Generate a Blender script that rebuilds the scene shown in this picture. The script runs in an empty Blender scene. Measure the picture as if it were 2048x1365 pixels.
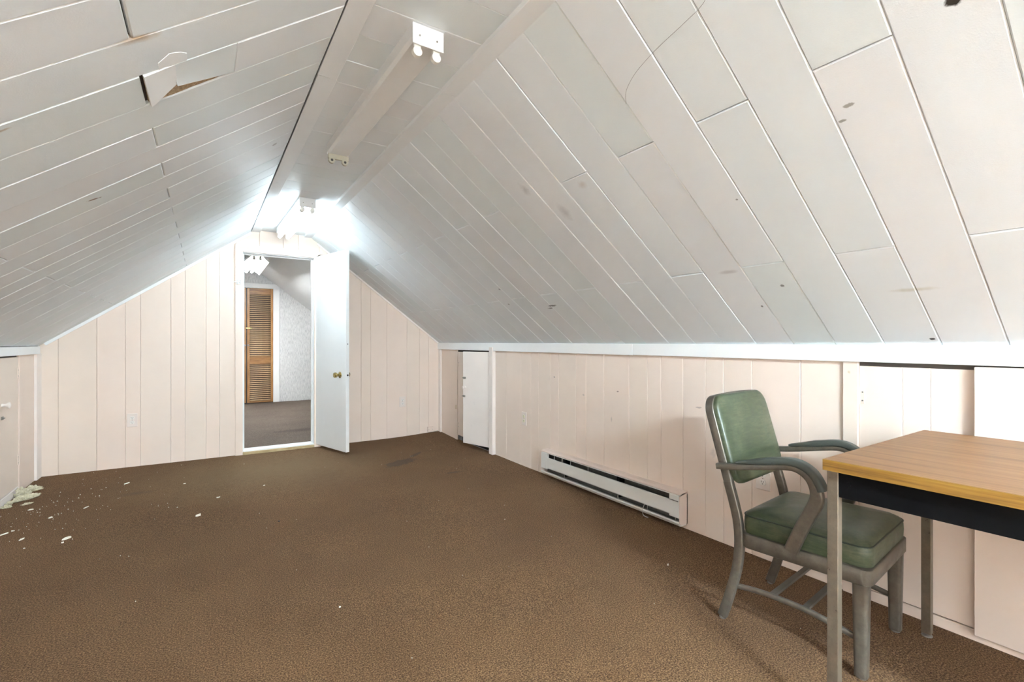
import bpy, bmesh, math, random
from mathutils import Vector, Matrix, noise

# ------------------------------------------------------------------ camera, world, exposure
sc = bpy.context.scene
C = sc.collection
cam_d = bpy.data.cameras.new('camera')
cam_d.sensor_width = 36.0
cam_d.lens = 962.07 / 2048 * 36.0
cam_d.shift_y = 0.00094
cam_d.clip_start = 0.02
cam = bpy.data.objects.new('camera', cam_d)
C.objects.link(cam)
cam.location = (0, 0, 1.08)
cam.rotation_euler = (math.pi / 2, 0, -0.568341)
sc.camera = cam
wd = bpy.data.worlds.new('world')
sc.world = wd
wd.use_nodes = True
wd.node_tree.nodes['Background'].inputs[0].default_value = (0.75, 0.82, 0.9, 1)
wd.node_tree.nodes['Background'].inputs[1].default_value = 0.4
sc.view_settings.view_transform = 'Standard'
sc.view_settings.look = 'None'
sc.view_settings.gamma = 1.0
sc.view_settings.use_curve_mapping = False
sc.view_settings.exposure = 3.15
sc.cycles.use_denoising = True
sc.cycles.use_light_tree = False
sc.cycles.max_bounces = 7
sc.cycles.diffuse_bounces = 6
TUBE_FAR, TUBE_REAR_FILL, TUBE_HALL = 5.0, 138.0, 15.0

fill_d = bpy.data.lights.new('window_fill', 'AREA')      # fill light added outside the added gable window behind the camera
fill_d.shape = 'RECTANGLE'; fill_d.size = 1.02; fill_d.size_y = 0.92; fill_d.energy = 19.0; fill_d.color = (0.75, 0.89, 1.0)
fill_o = bpy.data.objects.new('window_fill', fill_d); C.objects.link(fill_o)
fill_o.location = (0.65, -3.46, 1.45); fill_o.rotation_euler = (math.radians(90), 0, 0)

# ------------------------------------------------------------------ room dimensions (metres)
XR, XL, YE, YB = 2.348, -1.118, 5.2746, -3.3
TL, TR, ZT = 0.3784, 0.9247, 2.1464       # ridge trim edges
KR, KL = 1.0633, 1.0476                   # knee wall tops
ZC = 2.166                                # flat ceiling
DX0, DX1, DZ = 0.310, 0.943, 1.937        # door opening
rnd = random.Random(7)

# ------------------------------------------------------------------ node helpers
MATS = {}
def nmat(name, base=(0.8, 0.8, 0.8), rough=0.6, metal=0.0, spec=0.5):
    m = bpy.data.materials.new(name)
    m.use_nodes = True
    b = m.node_tree.nodes['Principled BSDF']
    b.inputs['Base Color'].default_value = (*base, 1)
    b.inputs['Roughness'].default_value = rough
    b.inputs['Metallic'].default_value = metal
    b.inputs['Specular IOR Level'].default_value = spec
    MATS[name] = m
    return m
class NT:
    def __init__(s, m):
        s.m = m; s.t = m.node_tree; s.b = s.t.nodes['Principled BSDF']
    def n(s, typ, **kw):
        x = s.t.nodes.new(typ)
        for k, v in kw.items(): setattr(x, k, v)
        return x
    def l(s, a, b): s.t.links.new(a, b)
    def pos(s, scale=(1, 1, 1), obj=False):
        g = s.n('ShaderNodeTexCoord').outputs['Object'] if obj else s.n('ShaderNodeNewGeometry').outputs['Position']
        mp = s.n('ShaderNodeMapping'); mp.inputs['Scale'].default_value = scale
        s.l(g, mp.inputs[0]); return mp.outputs[0]
    def noise(s, vec, scale, detail=3, rough=0.55, out='Fac'):
        x = s.n('ShaderNodeTexNoise'); x.inputs['Scale'].default_value = scale
        x.inputs['Detail'].default_value = detail; x.inputs['Roughness'].default_value = rough
        s.l(vec, x.inputs['Vector']); return x.outputs[out]
    def ramp(s, fac, stops):
        r = s.n('ShaderNodeValToRGB'); e = r.color_ramp.elements
        while len(e) < len(stops): e.new(0.5)
        for i, (p, c) in enumerate(stops):
            e[i].position = p; e[i].color = (*c, 1) if len(c) == 3 else c
        s.l(fac, r.inputs[0]); return r.outputs[0]
    def mix(s, fac, a, b, blend='MIX'):
        x = s.n('ShaderNodeMix', data_type='RGBA', blend_type=blend)
        for sock, v in ((x.inputs[0], fac), (x.inputs[6], a), (x.inputs[7], b)):
            if hasattr(v, 'links'): s.l(v, sock)
            elif isinstance(v, (int, float)): sock.default_value = v
            else: sock.default_value = (*v, 1)
        return x.outputs[2]
    def math(s, op, a, b=0.0, clamp=False):
        x = s.n('ShaderNodeMath', operation=op, use_clamp=clamp)
        for sock, v in ((x.inputs[0], a), (x.inputs[1], b)):
            if hasattr(v, 'links'): s.l(v, sock)
            else: sock.default_value = v
        return x.outputs[0]
    def bump(s, h, strength=0.2, dist=0.002):
        x = s.n('ShaderNodeBump'); x.inputs['Strength'].default_value = strength
        x.inputs['Distance'].default_value = dist
        s.l(h, x.inputs['Height']); s.l(x.outputs[0], s.b.inputs['Normal'])
    def color(s, c): s.l(c, s.b.inputs['Base Color'])
    def spot(s, col, cx, cy, rx, ry, c, amt=0.7, wob=0.6, nscale=40, axes='XY', ang=0.0, hard=0.35):
        """an irregular stain or painted light of its own shape at a place on the surface"""
        g = s.n('ShaderNodeNewGeometry').outputs['Position']
        if axes == 'YZ':
            sp = s.n('ShaderNodeSeparateXYZ'); cb = s.n('ShaderNodeCombineXYZ')
            s.l(g, sp.inputs[0]); s.l(sp.outputs[1], cb.inputs[0]); s.l(sp.outputs[2], cb.inputs[1]); g0 = cb.outputs[0]
        elif axes == 'XZ':
            sp = s.n('ShaderNodeSeparateXYZ'); cb = s.n('ShaderNodeCombineXYZ')
            s.l(g, sp.inputs[0]); s.l(sp.outputs[0], cb.inputs[0]); s.l(sp.outputs[2], cb.inputs[1]); g0 = cb.outputs[0]
        else: g0 = g
        sub = s.n('ShaderNodeVectorMath', operation='SUBTRACT'); sub.inputs[1].default_value = (cx, cy, 0); s.l(g0, sub.inputs[0])
        rot = s.n('ShaderNodeVectorRotate', rotation_type='Z_AXIS'); rot.inputs['Angle'].default_value = -ang; s.l(sub.outputs[0], rot.inputs[0])
        mul = s.n('ShaderNodeVectorMath', operation='MULTIPLY'); mul.inputs[1].default_value = (1 / rx, 1 / ry, 0); s.l(rot.outputs[0], mul.inputs[0])
        ln = s.n('ShaderNodeVectorMath', operation='LENGTH'); s.l(mul.outputs[0], ln.inputs[0])
        if not hasattr(s, 'nzc'): s.nzc = {}
        nscale = 20 if nscale < 35 else 70
        if nscale not in s.nzc: s.nzc[nscale] = s.noise(g, nscale, 3)
        nz = s.nzc[nscale]
        d = s.math('ADD', ln.outputs['Value'], s.math('MULTIPLY', s.math('SUBTRACT', nz, 0.5), wob * 2))
        mr = s.n('ShaderNodeMapRange'); mr.clamp = True
        mr.inputs[1].default_value = 1.0; mr.inputs[2].default_value = 1.0 - hard
        mr.inputs[3].default_value = 0.0; mr.inputs[4].default_value = amt
        s.l(d, mr.inputs[0])
        return s.mix(mr.outputs[0], col, c)

def paint(name, base, rough=0.55, var=0.03, tint=0.03, grain=0.25, dirt=0.0, spots=()):
    m = nmat(name, base, rough); N = NT(m)
    p = N.pos()
    f = N.noise(p, 3.0, 3, 0.6)
    lo = tuple(c * (1 - var) for c in base); hi = tuple(min(1, c * (1 + var * 0.6)) for c in base)
    col = N.ramp(f, [(0.3, lo), (0.7, hi)])
    if tint:
        oi = N.n('ShaderNodeObjectInfo')
        t = N.ramp(oi.outputs['Random'], [(0.0, (1.0, 1 - tint * 0.5, 1 - tint * 0.6)), (0.5, (1, 1, 1)), (1.0, (1 - tint, 1 - tint * 0.6, 1 - tint))])
        col = N.mix(1.0, col, t, 'MULTIPLY')
    if dirt:
        d = N.noise(p, 9, 4, 0.7)
        dm = N.ramp(d, [(0.66, (0, 0, 0)), (0.76, (dirt, dirt, dirt))])
        col = N.mix(dm, col, tuple(c * 0.55 for c in base))
    for sp in spots: col = N.spot(col, *sp[0], **sp[1])
    N.color(col)
    g = N.noise(p, 260, 1, 0.6)
    N.bump(g, grain, 0.0012)
    return m

# ------------------------------------------------------------------ materials
S = lambda *a, **k: (a, k)
BROWN, SOOT, TAN = (0.16, 0.085, 0.03), (0.05, 0.045, 0.04), (0.36, 0.21, 0.08)
CEIL_SPOTS = [
    S(-0.13, 1.388, 0.06, 0.020, (0.40, 0.25, 0.11), amt=0.8, wob=0.5, nscale=25, ang=0.1, hard=0.9),
    S(-0.348, 2.350, 0.022, 0.007, BROWN, amt=0.95, wob=0.7, nscale=60, ang=0.5),
    S(-0.402, 1.590, 0.02, 0.008, TAN, amt=0.7, wob=0.6, nscale=60, hard=0.8),
    S(1.336, 1.972, 0.035, 0.03, (0.42, 0.40, 0.41), amt=0.6, wob=0.8, nscale=22, hard=0.8),
    S(1.49, 1.849, 0.05, 0.035, (0.42, 0.40, 0.41), amt=0.5, wob=0.7, nscale=22, hard=0.9),
    S(1.926, 1.265, 0.012, 0.05, (0.36, 0.33, 0.33), amt=0.5, wob=0.5, nscale=22, hard=0.7),
    S(2.001, 2.620, 0.008, 0.05, SOOT, amt=0.8, wob=0.9, nscale=45),
    S(2.02, 2.665, 0.006, 0.028, SOOT, amt=0.8, wob=0.9, nscale=45),
    S(2.087, 0.657, 0.010, 0.085, (0.40, 0.34, 0.20), amt=0.5, wob=0.5, nscale=22, hard=0.9),
    S(2.312, 0.674, 0.006, 0.011, (0.02, 0.018, 0.015), amt=1.0, wob=0.5, nscale=120, hard=0.3),
    S(1.360, 0.362, 0.010, 0.016, (0.03, 0.025, 0.02), amt=1.0, wob=0.6, nscale=90),
    S(1.479, 0.612, 0.006, 0.016, (0.25, 0.23, 0.2), amt=0.8, wob=0.7, nscale=90),
    S(1.510, 0.640, 0.004, 0.012, (0.25, 0.23, 0.2), amt=0.8, wob=0.7, nscale=90),
    S(1.640, 1.040, 0.004, 0.006, (0.12, 0.11, 0.10), amt=0.8, wob=0.5, nscale=90),
    S(2.02, 1.078, 0.006, 0.01, (0.10, 0.09, 0.08), amt=0.8, wob=0.6, nscale=90),
    S(2.115, 1.22, 0.006, 0.006, (0.10, 0.09, 0.08), amt=0.8, wob=0.6, nscale=90),
    S(1.41, 1.63, 0.02, 0.03, (0.55, 0.47, 0.42), amt=0.5, wob=0.5, nscale=40, hard=0.9),
    S(1.82, 3.02, 0.008, 0.012, (0.2, 0.18, 0.17), amt=0.7, wob=0.6, nscale=60),
    S(1.95, 3.10, 0.006, 0.010, (0.2, 0.18, 0.17), amt=0.7, wob=0.6, nscale=60),
    S(0.30, 2.72, 0.012, 0.02, (0.2, 0.18, 0.17), amt=0.6, wob=0.6, nscale=60),
]
paint('ceiling_paint', (0.78, 0.81, 0.825), 0.5, 0.02, 0.05, 0.22)
paint('patch_plaster', (0.86, 0.86, 0.85), 0.5, 0.015, 0, 0.15)
paint('trim_paint', (0.81, 0.825, 0.83), 0.45, 0.03, 0, 0.2, 0.35)
paint('band_paint', (0.90, 0.90, 0.89), 0.45, 0.02, 0, 0.15, 0.12)
PINK_SPOTS = [
    S(3.05, 0.80, 0.012, 0.006, (0.2, 0.13, 0.1), amt=0.7, wob=0.7, nscale=90, axes='YZ'),
    S(2.35, 0.745, 0.012, 0.006, (0.25, 0.15, 0.12), amt=0.8, wob=0.7, nscale=90, axes='YZ'),
    S(1.72, 0.71, 0.022, 0.006, (0.4, 0.3, 0.26), amt=0.7, wob=0.9, nscale=70, axes='YZ'),
    S(1.63, 0.47, 0.02, 0.03, (0.55, 0.43, 0.38), amt=0.6, wob=0.8, nscale=50, axes='YZ', hard=0.8),
    S(2.41, 0.55, 0.008, 0.02, (0.5, 0.4, 0.35), amt=0.6, wob=0.6, nscale=70, axes='YZ', hard=0.7),
    S(0.79, 0.80, 0.012, 0.006, (0.45, 0.3, 0.22), amt=0.7, wob=0.8, nscale=80, axes='YZ'),
    S(2.7, 0.69, 0.012, 0.008, (0.4, 0.33, 0.3), amt=0.5, wob=0.7, nscale=80, axes='YZ'),
    S(0.965, 0.95, 0.008, 0.008, (0.5, 0.36, 0.18), amt=0.6, wob=0.6, nscale=80, axes='YZ', hard=0.8),
]
paint('pink_paint', (0.85, 0.705, 0.605), 0.5, 0.025, 0.025, 0.18)
def spotted(kind, u0, u1, v0, v1):
    """the paint of a piece, with those marks of the list that lie on it"""
    src = CEIL_SPOTS if kind == 'ceiling_paint' else PINK_SPOTS
    hit = [q for q in src if u0 - q[0][2] < q[0][0] < u1 + q[0][2] and v0 - q[0][3] < q[0][1] < v1 + q[0][3]]
    if not hit: return kind
    nm = kind + '_marked_%d' % len(MATS)
    if kind == 'ceiling_paint': paint(nm, (0.78, 0.81, 0.825), 0.5, 0.02, 0.05, 0.22, 0.0, hit)
    else: paint(nm, (0.85, 0.705, 0.605), 0.5, 0.025, 0.025, 0.18, 0.0, hit)
    return nm
paint('door_paint', (0.83, 0.83, 0.82), 0.42, 0.02, 0, 0.12, 0.1)
paint('hatch_paint', (0.86, 0.775, 0.715), 0.5, 0.03, 0, 0.15, 0.15)
paint('hall_paint', (0.80, 0.81, 0.81), 0.55, 0.02, 0, 0.2)
nmat('dark_void', (0.012, 0.010, 0.009), 0.9)
nmat('crawl_wood', (0.10, 0.085, 0.075), 0.9)
nmat('black_hole', (0.004, 0.004, 0.004), 0.9)

m = nmat('hall_wallpaper', (0.7, 0.7, 0.69), 0.6); N = NT(m)
v = N.noise(N.pos((60, 60, 9)), 1.6, 4, 0.7)
N.color(N.ramp(v, [(0.36, (0.50, 0.505, 0.51)), (0.5, (0.70, 0.70, 0.695)), (0.66, (0.80, 0.80, 0.795))])); N.bump(v, 0.25, 0.002)

def carpet(name, cols, dark=None, spots=()):
    m = nmat(name, cols[1], 0.95, 0, 0.1); N = NT(m); p = N.pos()
    f = N.noise(p, 185, 2, 0.75); f3 = N.noise(p, 1.6, 3, 0.6)
    col = N.ramp(f, [(0.33, cols[0]), (0.5, cols[1]), (0.67, cols[2])])
    col = N.mix(1.0, col, N.ramp(f3, [(0.3, (0.86, 0.84, 0.84)), (0.7, (1.08, 1.08, 1.06))]), 'MULTIPLY')
    for sp in spots: col = N.spot(col, *sp[0], **sp[1])
    N.color(col); N.bump(f, 0.8, 0.006)
    N.b.inputs['Sheen Weight'].default_value = 0.09
    N.b.inputs['Sheen Tint'].default_value = (0.80, 0.55, 0.40, 1)
    N.b.inputs['Sheen Roughness'].default_value = 0.6
    return m
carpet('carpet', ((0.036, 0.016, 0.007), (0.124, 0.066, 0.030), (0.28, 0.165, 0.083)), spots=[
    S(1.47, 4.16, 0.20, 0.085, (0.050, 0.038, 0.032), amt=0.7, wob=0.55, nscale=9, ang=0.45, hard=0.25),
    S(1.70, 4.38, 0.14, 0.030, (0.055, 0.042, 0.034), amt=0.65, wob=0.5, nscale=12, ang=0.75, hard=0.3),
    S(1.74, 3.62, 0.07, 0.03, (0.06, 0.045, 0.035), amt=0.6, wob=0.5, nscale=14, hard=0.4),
    S(0.45, 4.55, 1.15, 1.0, (0.20, 0.138, 0.076), amt=0.7, wob=0.3, nscale=3, hard=0.95),  # pool of lamp light by the door painted into the carpet
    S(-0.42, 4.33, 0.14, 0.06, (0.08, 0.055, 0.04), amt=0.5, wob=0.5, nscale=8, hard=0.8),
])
carpet('hall_carpet', ((0.055, 0.043, 0.035), (0.135, 0.108, 0.090), (0.245, 0.202, 0.172)), spots=[
    S(1.05, 6.2, 0.5, 0.12, (0.05, 0.043, 0.04), amt=0.5, wob=0.6, nscale=6, hard=0.5)])

def metal(name, base, rough=0.42, met=0.55, wear=0.25):
    m = nmat(name, base, rough, met); N = NT(m); p = N.pos(obj=True)
    a = N.noise(p, 30, 5, 0.7); b = N.noise(p, 160, 3, 0.6)
    col = N.ramp(a, [(0.3, tuple(c * (1 - wear) for c in base)), (0.55, base), (0.75, tuple(min(1, c * (1 + wear)) for c in base))])
    dk = N.ramp(b, [(0.68, (0, 0, 0)), (0.75, (0.6, 0.6, 0.6))])
    col = N.mix(dk, col, tuple(c * 0.35 for c in base))
    N.color(col); N.l(N.ramp(a, [(0.3, (rough * 0.8,) * 3), (0.7, (rough * 1.3,) * 3)]), N.b.inputs['Roughness'])
    return m
metal('chair_steel', (0.165, 0.145, 0.118), 0.36, 0.6, 0.25)
metal('desk_steel', (0.205, 0.168, 0.125), 0.34, 0.6, 0.2)
metal('brass', (0.52, 0.40, 0.17), 0.25, 0.95, 0.35)
metal('old_steel', (0.32, 0.30, 0.27), 0.4, 0.8, 0.3)
metal('fin_metal', (0.16, 0.155, 0.14), 0.45, 0.6, 0.3)
nmat('arm_pad', (0.055, 0.062, 0.053), 0.42)
nmat('black_enamel', (0.006, 0.006, 0.007), 0.4, 0, 0.06)
m = MATS['black_enamel']; N = NT(m)
sc_ = N.noise(N.pos((1, 1, 1)), 24, 6, 0.8)
N.color(N.ramp(sc_, [(0.74, (0.004, 0.004, 0.0045)), (0.80, (0.07, 0.07, 0.07))]))
nmat('heater_enamel', (0.79, 0.77, 0.73), 0.35); paint('heater_pink', (0.80, 0.66, 0.585), 0.45, 0.03, 0, 0.1)
nmat('enamel', (0.83, 0.83, 0.81), 0.22); nmat('old_enamel', (0.72, 0.69, 0.63), 0.3)
paint('painted_enamel', (0.79, 0.785, 0.77), 0.32, 0.05, 0, 0.25, 0.3)
nmat('lampholder', (0.78, 0.76, 0.70), 0.35); nmat('holder_old', (0.42, 0.38, 0.29), 0.45)
nmat('outlet_plate', (0.83, 0.72, 0.65), 0.35); nmat('outlet_face', (0.85, 0.79, 0.73), 0.35); nmat('outlet_cream', (0.82, 0.76, 0.55), 0.35)
nmat('slot_dark', (0.03, 0.022, 0.02), 0.6)
nmat('fiberboard', (0.62, 0.45, 0.27), 0.95); N = NT(MATS['fiberboard'])
fv = N.noise(N.pos(), 160, 4, 0.7); N.color(N.ramp(fv, [(0.3, (0.30, 0.18, 0.09)), (0.6, (0.66, 0.50, 0.32))])); N.bump(fv, 0.9, 0.006)
nmat('threshold_wood', (0.50, 0.39, 0.21), 0.7); N = NT(MATS['threshold_wood'])
fv = N.noise(N.pos((4, 20, 20)), 3, 4, 0.6); N.color(N.ramp(fv, [(0.3, (0.36, 0.25, 0.11)), (0.7, (0.60, 0.48, 0.28))]))
nmat('insulation', (0.80, 0.77, 0.55), 0.95); N = NT(MATS['insulation'])
fv = N.noise(N.pos(), 90, 4, 0.7); N.color(N.ramp(fv, [(0.3, (0.50, 0.43, 0.26)), (0.6, (0.80, 0.74, 0.56))])); N.bump(fv, 0.9, 0.01)
nmat('chip_white', (0.80, 0.77, 0.66), 0.8); nmat('cobweb', (0.22, 0.21, 0.20), 0.9)
nmat('rubber_dark', (0.03, 0.03, 0.03), 0.7); nmat('cable', (0.55, 0.5, 0.42), 0.6)

m = nmat('green_vinyl', (0.10, 0.13, 0.085), 0.38); N = NT(m); p = N.pos(obj=True)
a = N.noise(p, 9, 5, 0.65); b = N.noise(N.pos((2, 2, 12), obj=True), 8, 4, 0.7); c = N.noise(p, 420, 2)
f = N.math('ADD', N.math('MULTIPLY', a, 0.6), N.math('MULTIPLY', b, 0.4))
N.color(N.ramp(f, [(0.32, (0.019, 0.031, 0.015)), (0.5, (0.050, 0.065, 0.033)), (0.68, (0.116, 0.114, 0.068))]))
N.l(N.ramp(a, [(0.3, (0.30,) * 3), (0.7, (0.50,) * 3)]), N.b.inputs['Roughness']); N.bump(c, 0.15, 0.001)
nmat('green_piping', (0.022, 0.032, 0.022), 0.45)

def wood(name, cols, grain_scale, rough=0.35, obj=True):
    m = nmat(name, cols[1], rough); N = NT(m)
    v = N.pos(grain_scale, obj=obj)
    a = N.noise(v, 1.0, 6, 0.65); w = N.noise(v, 3.3, 3, 0.5)
    f = N.math('ADD', N.math('MULTIPLY', a, 0.7), N.math('MULTIPLY', w, 0.3))
    N.color(N.ramp(f, [(0.34, cols[0]), (0.5, cols[1]), (0.66, cols[2])]))
    return m
wood('laminate', ((0.135, 0.057, 0.019), (0.215, 0.100, 0.037), (0.27, 0.138, 0.058)), (24, 0.9, 24), 0.45)
MATS['laminate'].node_tree.nodes['Principled BSDF'].inputs['Specular IOR Level'].default_value = 0.3
wood('laminate_edge', ((0.09, 0.036, 0.005), (0.225, 0.108, 0.014), (0.30, 0.165, 0.03)), (30, 2.2, 70), 0.4)
wood('pine', ((0.20, 0.085, 0.022), (0.36, 0.165, 0.045), (0.48, 0.25, 0.09)), (14, 14, 2.2), 0.35)
wood('pine_rail', ((0.20, 0.085, 0.022), (0.36, 0.165, 0.045), (0.48, 0.25, 0.09)), (2.2, 14, 14), 0.35)
wood('slat_wood_lit', ((0.27, 0.15, 0.07), (0.44, 0.28, 0.16), (0.55, 0.40, 0.27)), (5, 14, 30), 0.3)  # paler than pine: light reflected by the slats put into the colour
wood('slat_gap_shade', ((0.02, 0.009, 0.004), (0.035, 0.015, 0.006), (0.05, 0.024, 0.01)), (14, 14, 2.2), 0.4)  # near-black sheet behind the louvres, stands in for the shaded gaps

m = nmat('window_glass', (1, 1, 1), 0.02); nt_ = m.node_tree; nt_.nodes.remove(nt_.nodes['Principled BSDF'])
tr_, gl_, mx_ = nt_.nodes.new('ShaderNodeBsdfTransparent'), nt_.nodes.new('ShaderNodeBsdfGlossy'), nt_.nodes.new('ShaderNodeMixShader')
gl_.inputs['Roughness'].default_value = 0.02; mx_.inputs[0].default_value = 0.07
nt_.links.new(tr_.outputs[0], mx_.inputs[1]); nt_.links.new(gl_.outputs[0], mx_.inputs[2]); nt_.links.new(mx_.outputs[0], nt_.nodes['Material Output'].inputs[0])
def tube_mat(name, strength, col=(0.71, 0.885, 1.0)):
    m = nmat(name, (0.9, 0.9, 0.9), 0.3)
    m.node_tree.nodes['Principled BSDF'].inputs['Emission Color'].default_value = (*col, 1)
    m.node_tree.nodes['Principled BSDF'].inputs['Emission Strength'].default_value = strength
tube_mat('tube_far', TUBE_FAR); tube_mat('tube_rear_fill', TUBE_REAR_FILL); tube_mat('tube_hall', TUBE_HALL, (0.92, 0.97, 1.0))

# ------------------------------------------------------------------ object helpers
def link(name, me, mat=None, parent=None):
    o = bpy.data.objects.new(name, me)
    C.objects.link(o)
    if mat: o.data.materials.append(MATS[mat])
    if parent: o.parent = parent
    return o
def tag(o, label=None, cat=None, group=None, kind=None):
    if label: o['label'] = label
    if cat: o['category'] = cat
    if group: o['group'] = group
    if kind: o['kind'] = kind
    return o
def thing(name, label, cat, loc=(0, 0, 0), rz=0.0, group=None):
    o = bpy.data.objects.new(name, None); o.empty_display_size = 0.05
    C.objects.link(o); o.location = loc; o.rotation_euler = (0, 0, rz)
    return tag(o, label, cat, group)
def struct(name, me=None, mat=None, label=None):
    if me is None:
        o = bpy.data.objects.new(name, None); C.objects.link(o)
    else: o = link(name, me, mat)
    return tag(o, label, kind='structure')
def copy_tree(o, parent=None):
    c = o.copy(); C.objects.link(c)
    if parent: c.parent = parent
    for ch in o.children: copy_tree(ch, c)
    return c
def pyd(verts, faces, name='mesh', smooth=False):
    me = bpy.data.meshes.new(name)
    me.from_pydata([tuple(v) for v in verts], [], faces); me.update()
    if smooth:
        for p in me.polygons: p.use_smooth = True
    return me
def bm_mesh(bm, smooth=False, name='mesh', angle=None):
    bmesh.ops.recalc_face_normals(bm, faces=bm.faces)
    me = bpy.data.meshes.new(name); bm.to_mesh(me); bm.free()
    if smooth:
        for p in me.polygons: p.use_smooth = True
        if angle: me.set_sharp_from_angle(angle=angle)
    return me
def add_box(bm, a, b, bev=0.0, seg=1):
    x0, y0, z0 = a; x1, y1, z1 = b
    vs = [bm.verts.new(p) for p in ((x0, y0, z0), (x1, y0, z0), (x1, y1, z0), (x0, y1, z0), (x0, y0, z1), (x1, y0, z1), (x1, y1, z1), (x0, y1, z1))]
    fs = [bm.faces.new([vs[i] for i in f]) for f in ((0, 3, 2, 1), (4, 5, 6, 7), (0, 1, 5, 4), (1, 2, 6, 5), (2, 3, 7, 6), (3, 0, 4, 7))]
    if bev > 0:
        es = list({e for f in fs for e in f.edges})
        bmesh.ops.bevel(bm, geom=es, offset=bev, segments=seg, affect='EDGES', profile=0.6)
def box(a, b, bev=0.0, seg=1, smooth=False):
    bm = bmesh.new(); add_box(bm, a, b, bev, seg)
    return bm_mesh(bm, smooth, angle=0.7 if smooth else None)
def boxes(lst, bev=0.0):
    bm = bmesh.new()
    for a, b in lst: add_box(bm, a, b, bev)
    return bm_mesh(bm)
def bx(name, a, b, mat, parent=None, bev=0.0, seg=1):
    return link(name, box(a, b, bev, seg, smooth=seg > 1), mat, parent)
def inset_poly(poly, d):
    n = len(poly); out = []
    for i in range(n):
        p0, p1, p2 = Vector(poly[i - 1]), Vector(poly[i]), Vector(poly[(i + 1) % n])
        e1 = (p1 - p0).normalized(); e2 = (p2 - p1).normalized()
        n1 = Vector((-e1.y, e1.x)); n2 = Vector((-e2.y, e2.x))
        den = e1.x * e2.y - e1.y * e2.x
        if abs(den) < 1e-6: out.append(p1 + n1 * d); continue
        a = p0 + n1 * d; b = p1 + n2 * d
        t = ((b.x - a.x) * e2.y - (b.y - a.y) * e2.x) / den
        out.append(a + e1 * t)
    return out
def slab(name, poly, O, U, V, Nn, thick, ch, mat, parent=None, lift=0.0, tilt=0.0, gap=0.0):
    """a flat piece: CCW convex outline in the (U,V) plane seen from +N, chamfered front edge; origin at its middle"""
    O, U, V, Nn = Vector(O), Vector(U), Vector(V), Vector(Nn)
    n = len(poly)
    cx = sum(p[0] for p in poly) / n; cy = sum(p[1] for p in poly) / n
    pl = inset_poly([(p[0] - cx, p[1] - cy) for p in poly], gap) if gap else [(p[0] - cx, p[1] - cy) for p in poly]
    ins = inset_poly(pl, ch)
    vs = [(p[0], p[1], -thick) for p in pl] + [(p[0], p[1], -ch) for p in pl] + [(p[0], p[1], 0) for p in ins]
    fs = [tuple(range(n - 1, -1, -1)), tuple(range(2 * n, 3 * n))]
    for k in (0, 1):
        for i in range(n):
            j = (i + 1) % n
            fs.append((k * n + i, k * n + j, (k + 1) * n + j, (k + 1) * n + i))
    o = link(name, pyd(vs, fs), mat, parent)
    M = Matrix.Identity(4)
    for r in range(3):
        M[r][0], M[r][1], M[r][2] = U[r], V[r], Nn[r]
    M.translation = O + U * cx + V * cy + Nn * lift
    o.matrix_world = M @ Matrix.Rotation(tilt, 4, 'Y') if tilt else M
    return o
def rrect(w, h, r, n=3):
    pts = []
    for cx, cy, a0 in ((w / 2 - r, h / 2 - r, 0), (-w / 2 + r, h / 2 - r, 90), (-w / 2 + r, -h / 2 + r, 180), (w / 2 - r, -h / 2 + r, 270)):
        for k in range(n + 1):
            a = math.radians(a0 + 90 * k / n); pts.append((cx + r * math.cos(a), cy + r * math.sin(a)))
    return pts
def smooth_path(pts, sub=4):
    P = [Vector(p) for p in pts]; out = []
    for i in range(len(P) - 1):
        p0 = P[max(i - 1, 0)]; p1 = P[i]; p2 = P[i + 1]; p3 = P[min(i + 2, len(P) - 1)]
        for k in range(sub):
            t = k / sub
            out.append(0.5 * ((2 * p1) + (p2 - p0) * t + (2 * p0 - 5 * p1 + 4 * p2 - p3) * t * t + (3 * p1 - p0 - 3 * p2 + p3) * t ** 3))
    out.append(P[-1]); return out
def sweep(path, side, sec, scales=None, closed=False, smooth=True):
    P = [Vector(p) for p in path]; side = Vector(side).normalized(); n = len(sec); vs = []; fs = []
    for i, p in enumerate(P):
        if closed: t = P[(i + 1) % len(P)] - P[i - 1]
        else: t = P[min(i + 1, len(P) - 1)] - P[max(i - 1, 0)]
        t.normalize(); nn = side.cross(t).normalized(); sd = t.cross(nn).normalized()
        s = scales[i] if scales else (1, 1)
        for a, b in sec: vs.append(p + sd * (a * s[0]) + nn * (b * s[1]))
    m_ = len(P)
    for i in range(m_ if closed else m_ - 1):
        for k in range(n):
            k2 = (k + 1) % n; i2 = (i + 1) % m_
            fs.append((i * n + k, i * n + k2, i2 * n + k2, i2 * n + k))
    if not closed:
        fs.append(tuple(range(n - 1, -1, -1))); fs.append(tuple(range((m_ - 1) * n, m_ * n)))
    bm = bmesh.new(); bv = [bm.verts.new(v) for v in vs]
    for f in fs:
        try: bm.faces.new([bv[i] for i in f])
        except ValueError: pass
    return bm_mesh(bm, smooth, angle=0.9 if smooth else None)
def circle(r, n=10): return [(r * math.cos(2 * math.pi * k / n), r * math.sin(2 * math.pi * k / n)) for k in range(n)]
def cyl(p0, p1, r, n=14, r1=None):
    p0, p1 = Vector(p0), Vector(p1); d = (p1 - p0).normalized()
    sd = d.orthogonal().normalized()
    sc_ = [(1, 1), ((r1 or r) / r,) * 2]
    return sweep([p0, p1], sd, circle(r, n), sc_)
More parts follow.
